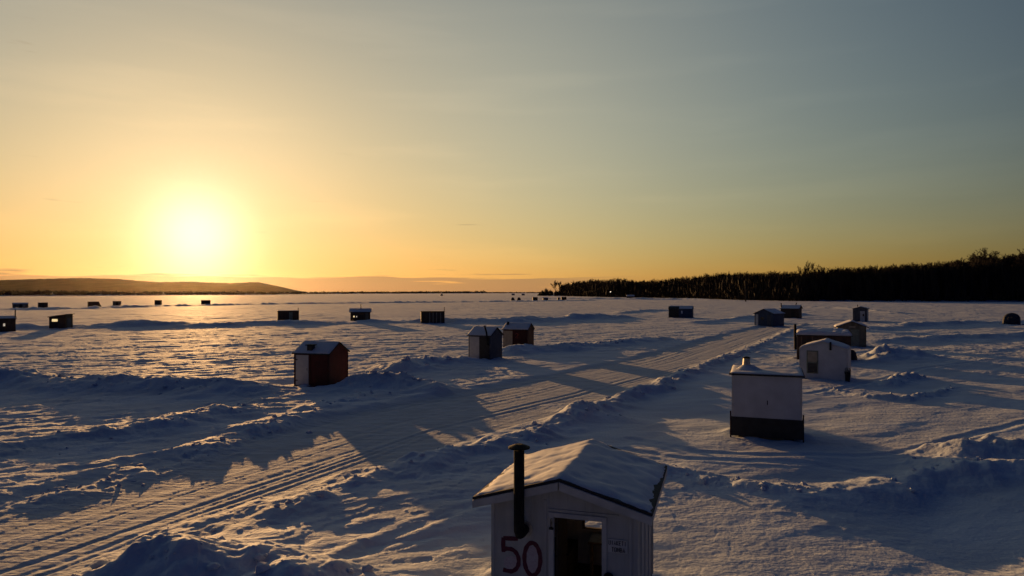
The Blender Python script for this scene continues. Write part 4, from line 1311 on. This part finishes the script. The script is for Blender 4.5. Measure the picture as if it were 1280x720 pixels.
# sky reshaped by hand to set the shadow fill: glare round the sun kept in check, deep dusk blue overhead and behind
lum = vop('DOT_PRODUCT', sk.outputs[0], (.3*SKY, .6*SKY, .1*SKY)).outputs['Value']
comp = mth('DIVIDE', SKY_GAIN, mth('ADD', 1.0, mth('DIVIDE', lum, .55)))
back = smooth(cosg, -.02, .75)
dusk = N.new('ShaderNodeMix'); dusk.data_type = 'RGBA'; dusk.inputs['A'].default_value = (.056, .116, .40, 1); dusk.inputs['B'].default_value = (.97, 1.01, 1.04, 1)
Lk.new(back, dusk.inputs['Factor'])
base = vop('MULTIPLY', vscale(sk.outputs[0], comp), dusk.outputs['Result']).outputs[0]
hot = mth('EXPONENT', mth('MULTIPLY', elev, -9.0))
tint = N.new('ShaderNodeMix'); tint.data_type = 'RGBA'; tint.blend_type = 'MULTIPLY'; tint.inputs['B'].default_value = (1.0, .80, .56, 1)
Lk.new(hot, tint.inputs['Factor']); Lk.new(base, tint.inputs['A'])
gam = mth('SUBTRACT', 1.0, cosg)
def lobe(sig_deg, c):
    k = 1.0/(1-math.cos(R(sig_deg)))
    return vscale(tuple(q/SKY for q in c), mth('EXPONENT', mth('MULTIPLY', gam, -k)))
summed = vop('ADD', tint.outputs['Result'], lobe(3.3, (.50,.47,.40))).outputs[0]
summed = vop('ADD', summed, lobe(10.0, (.19,.168,.125))).outputs[0]
summed = vop('ADD', summed, lobe(29, (.10,.105,.075))).outputs[0]
sv2 = (math.sin(R(2))*math.cos(R(11)), math.cos(R(2))*math.cos(R(11)), math.sin(R(11)))
gam2 = mth('SUBTRACT', 1.0, vop('DOT_PRODUCT', tc.outputs['Generated'], sv2).outputs['Value'])
veil = vscale(tuple(q/SKY for q in (.100, .078, .034)), mth('EXPONENT', mth('MULTIPLY', gam2, -1.0/(1-math.cos(R(17))))))
summed = vop('ADD', summed, veil).outputs[0]
mixc = N.new('ShaderNodeMix'); mixc.data_type = 'RGBA'
cloudcol = vop('ADD', vop('MULTIPLY', summed, (.34, .34, .36)).outputs[0], tuple(q/SKY for q in (.155, .095, .055))).outputs[0]
Lk.new(cloudcol, mixc.inputs['B'])
Lk.new(mth('MULTIPLY', cm.outputs[0], smooth(sep.outputs[0], .22, .02, 0.0, .92)), mixc.inputs['Factor']); Lk.new(summed, mixc.inputs['A'])
mix2 = N.new('ShaderNodeMix'); mix2.data_type = 'RGBA'; mix2.blend_type = 'MULTIPLY'; mix2.inputs['B'].default_value = (1.9, 1.7, 1.5, 1)
Lk.new(c2m.outputs[0], mix2.inputs['Factor']); Lk.new(mixc.outputs['Result'], mix2.inputs['A'])
bg.inputs['Strength'].default_value = SKY
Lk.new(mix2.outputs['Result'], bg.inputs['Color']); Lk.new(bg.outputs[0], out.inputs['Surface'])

sd = bpy.data.lights.new('sun', 'SUN'); sd.energy = 4.4; sd.angle = R(.53); sd.color = (1.0, .53, .19)
so = bpy.data.objects.new('sun', sd); col.objects.link(so)
sv = Vector((math.sin(SUN_AZ)*math.cos(SUN_EL), math.cos(SUN_AZ)*math.cos(SUN_EL), math.sin(SUN_EL)))
so.rotation_euler = sv.to_track_quat('Z', 'Y').to_euler(); so.location = sv*100

cd = bpy.data.cameras.new('camera'); cd.sensor_width = 36; cd.lens = F/1280*36; cd.clip_end = 40000; cd.clip_start = .1
cd.shift_y = (HZ-360)/1280
cam = bpy.data.objects.new('camera', cd); col.objects.link(cam)
cam.location = (0, 0, CAM_H); cam.rotation_euler = (R(90), 0, 0)
sc.camera = cam
sc.view_settings.view_transform = 'Standard'; sc.view_settings.look = 'None'
sc.view_settings.exposure = EXPO; sc.view_settings.gamma = 1
sc.cycles.volume_bounces = 0
sc.cycles.max_bounces = 6
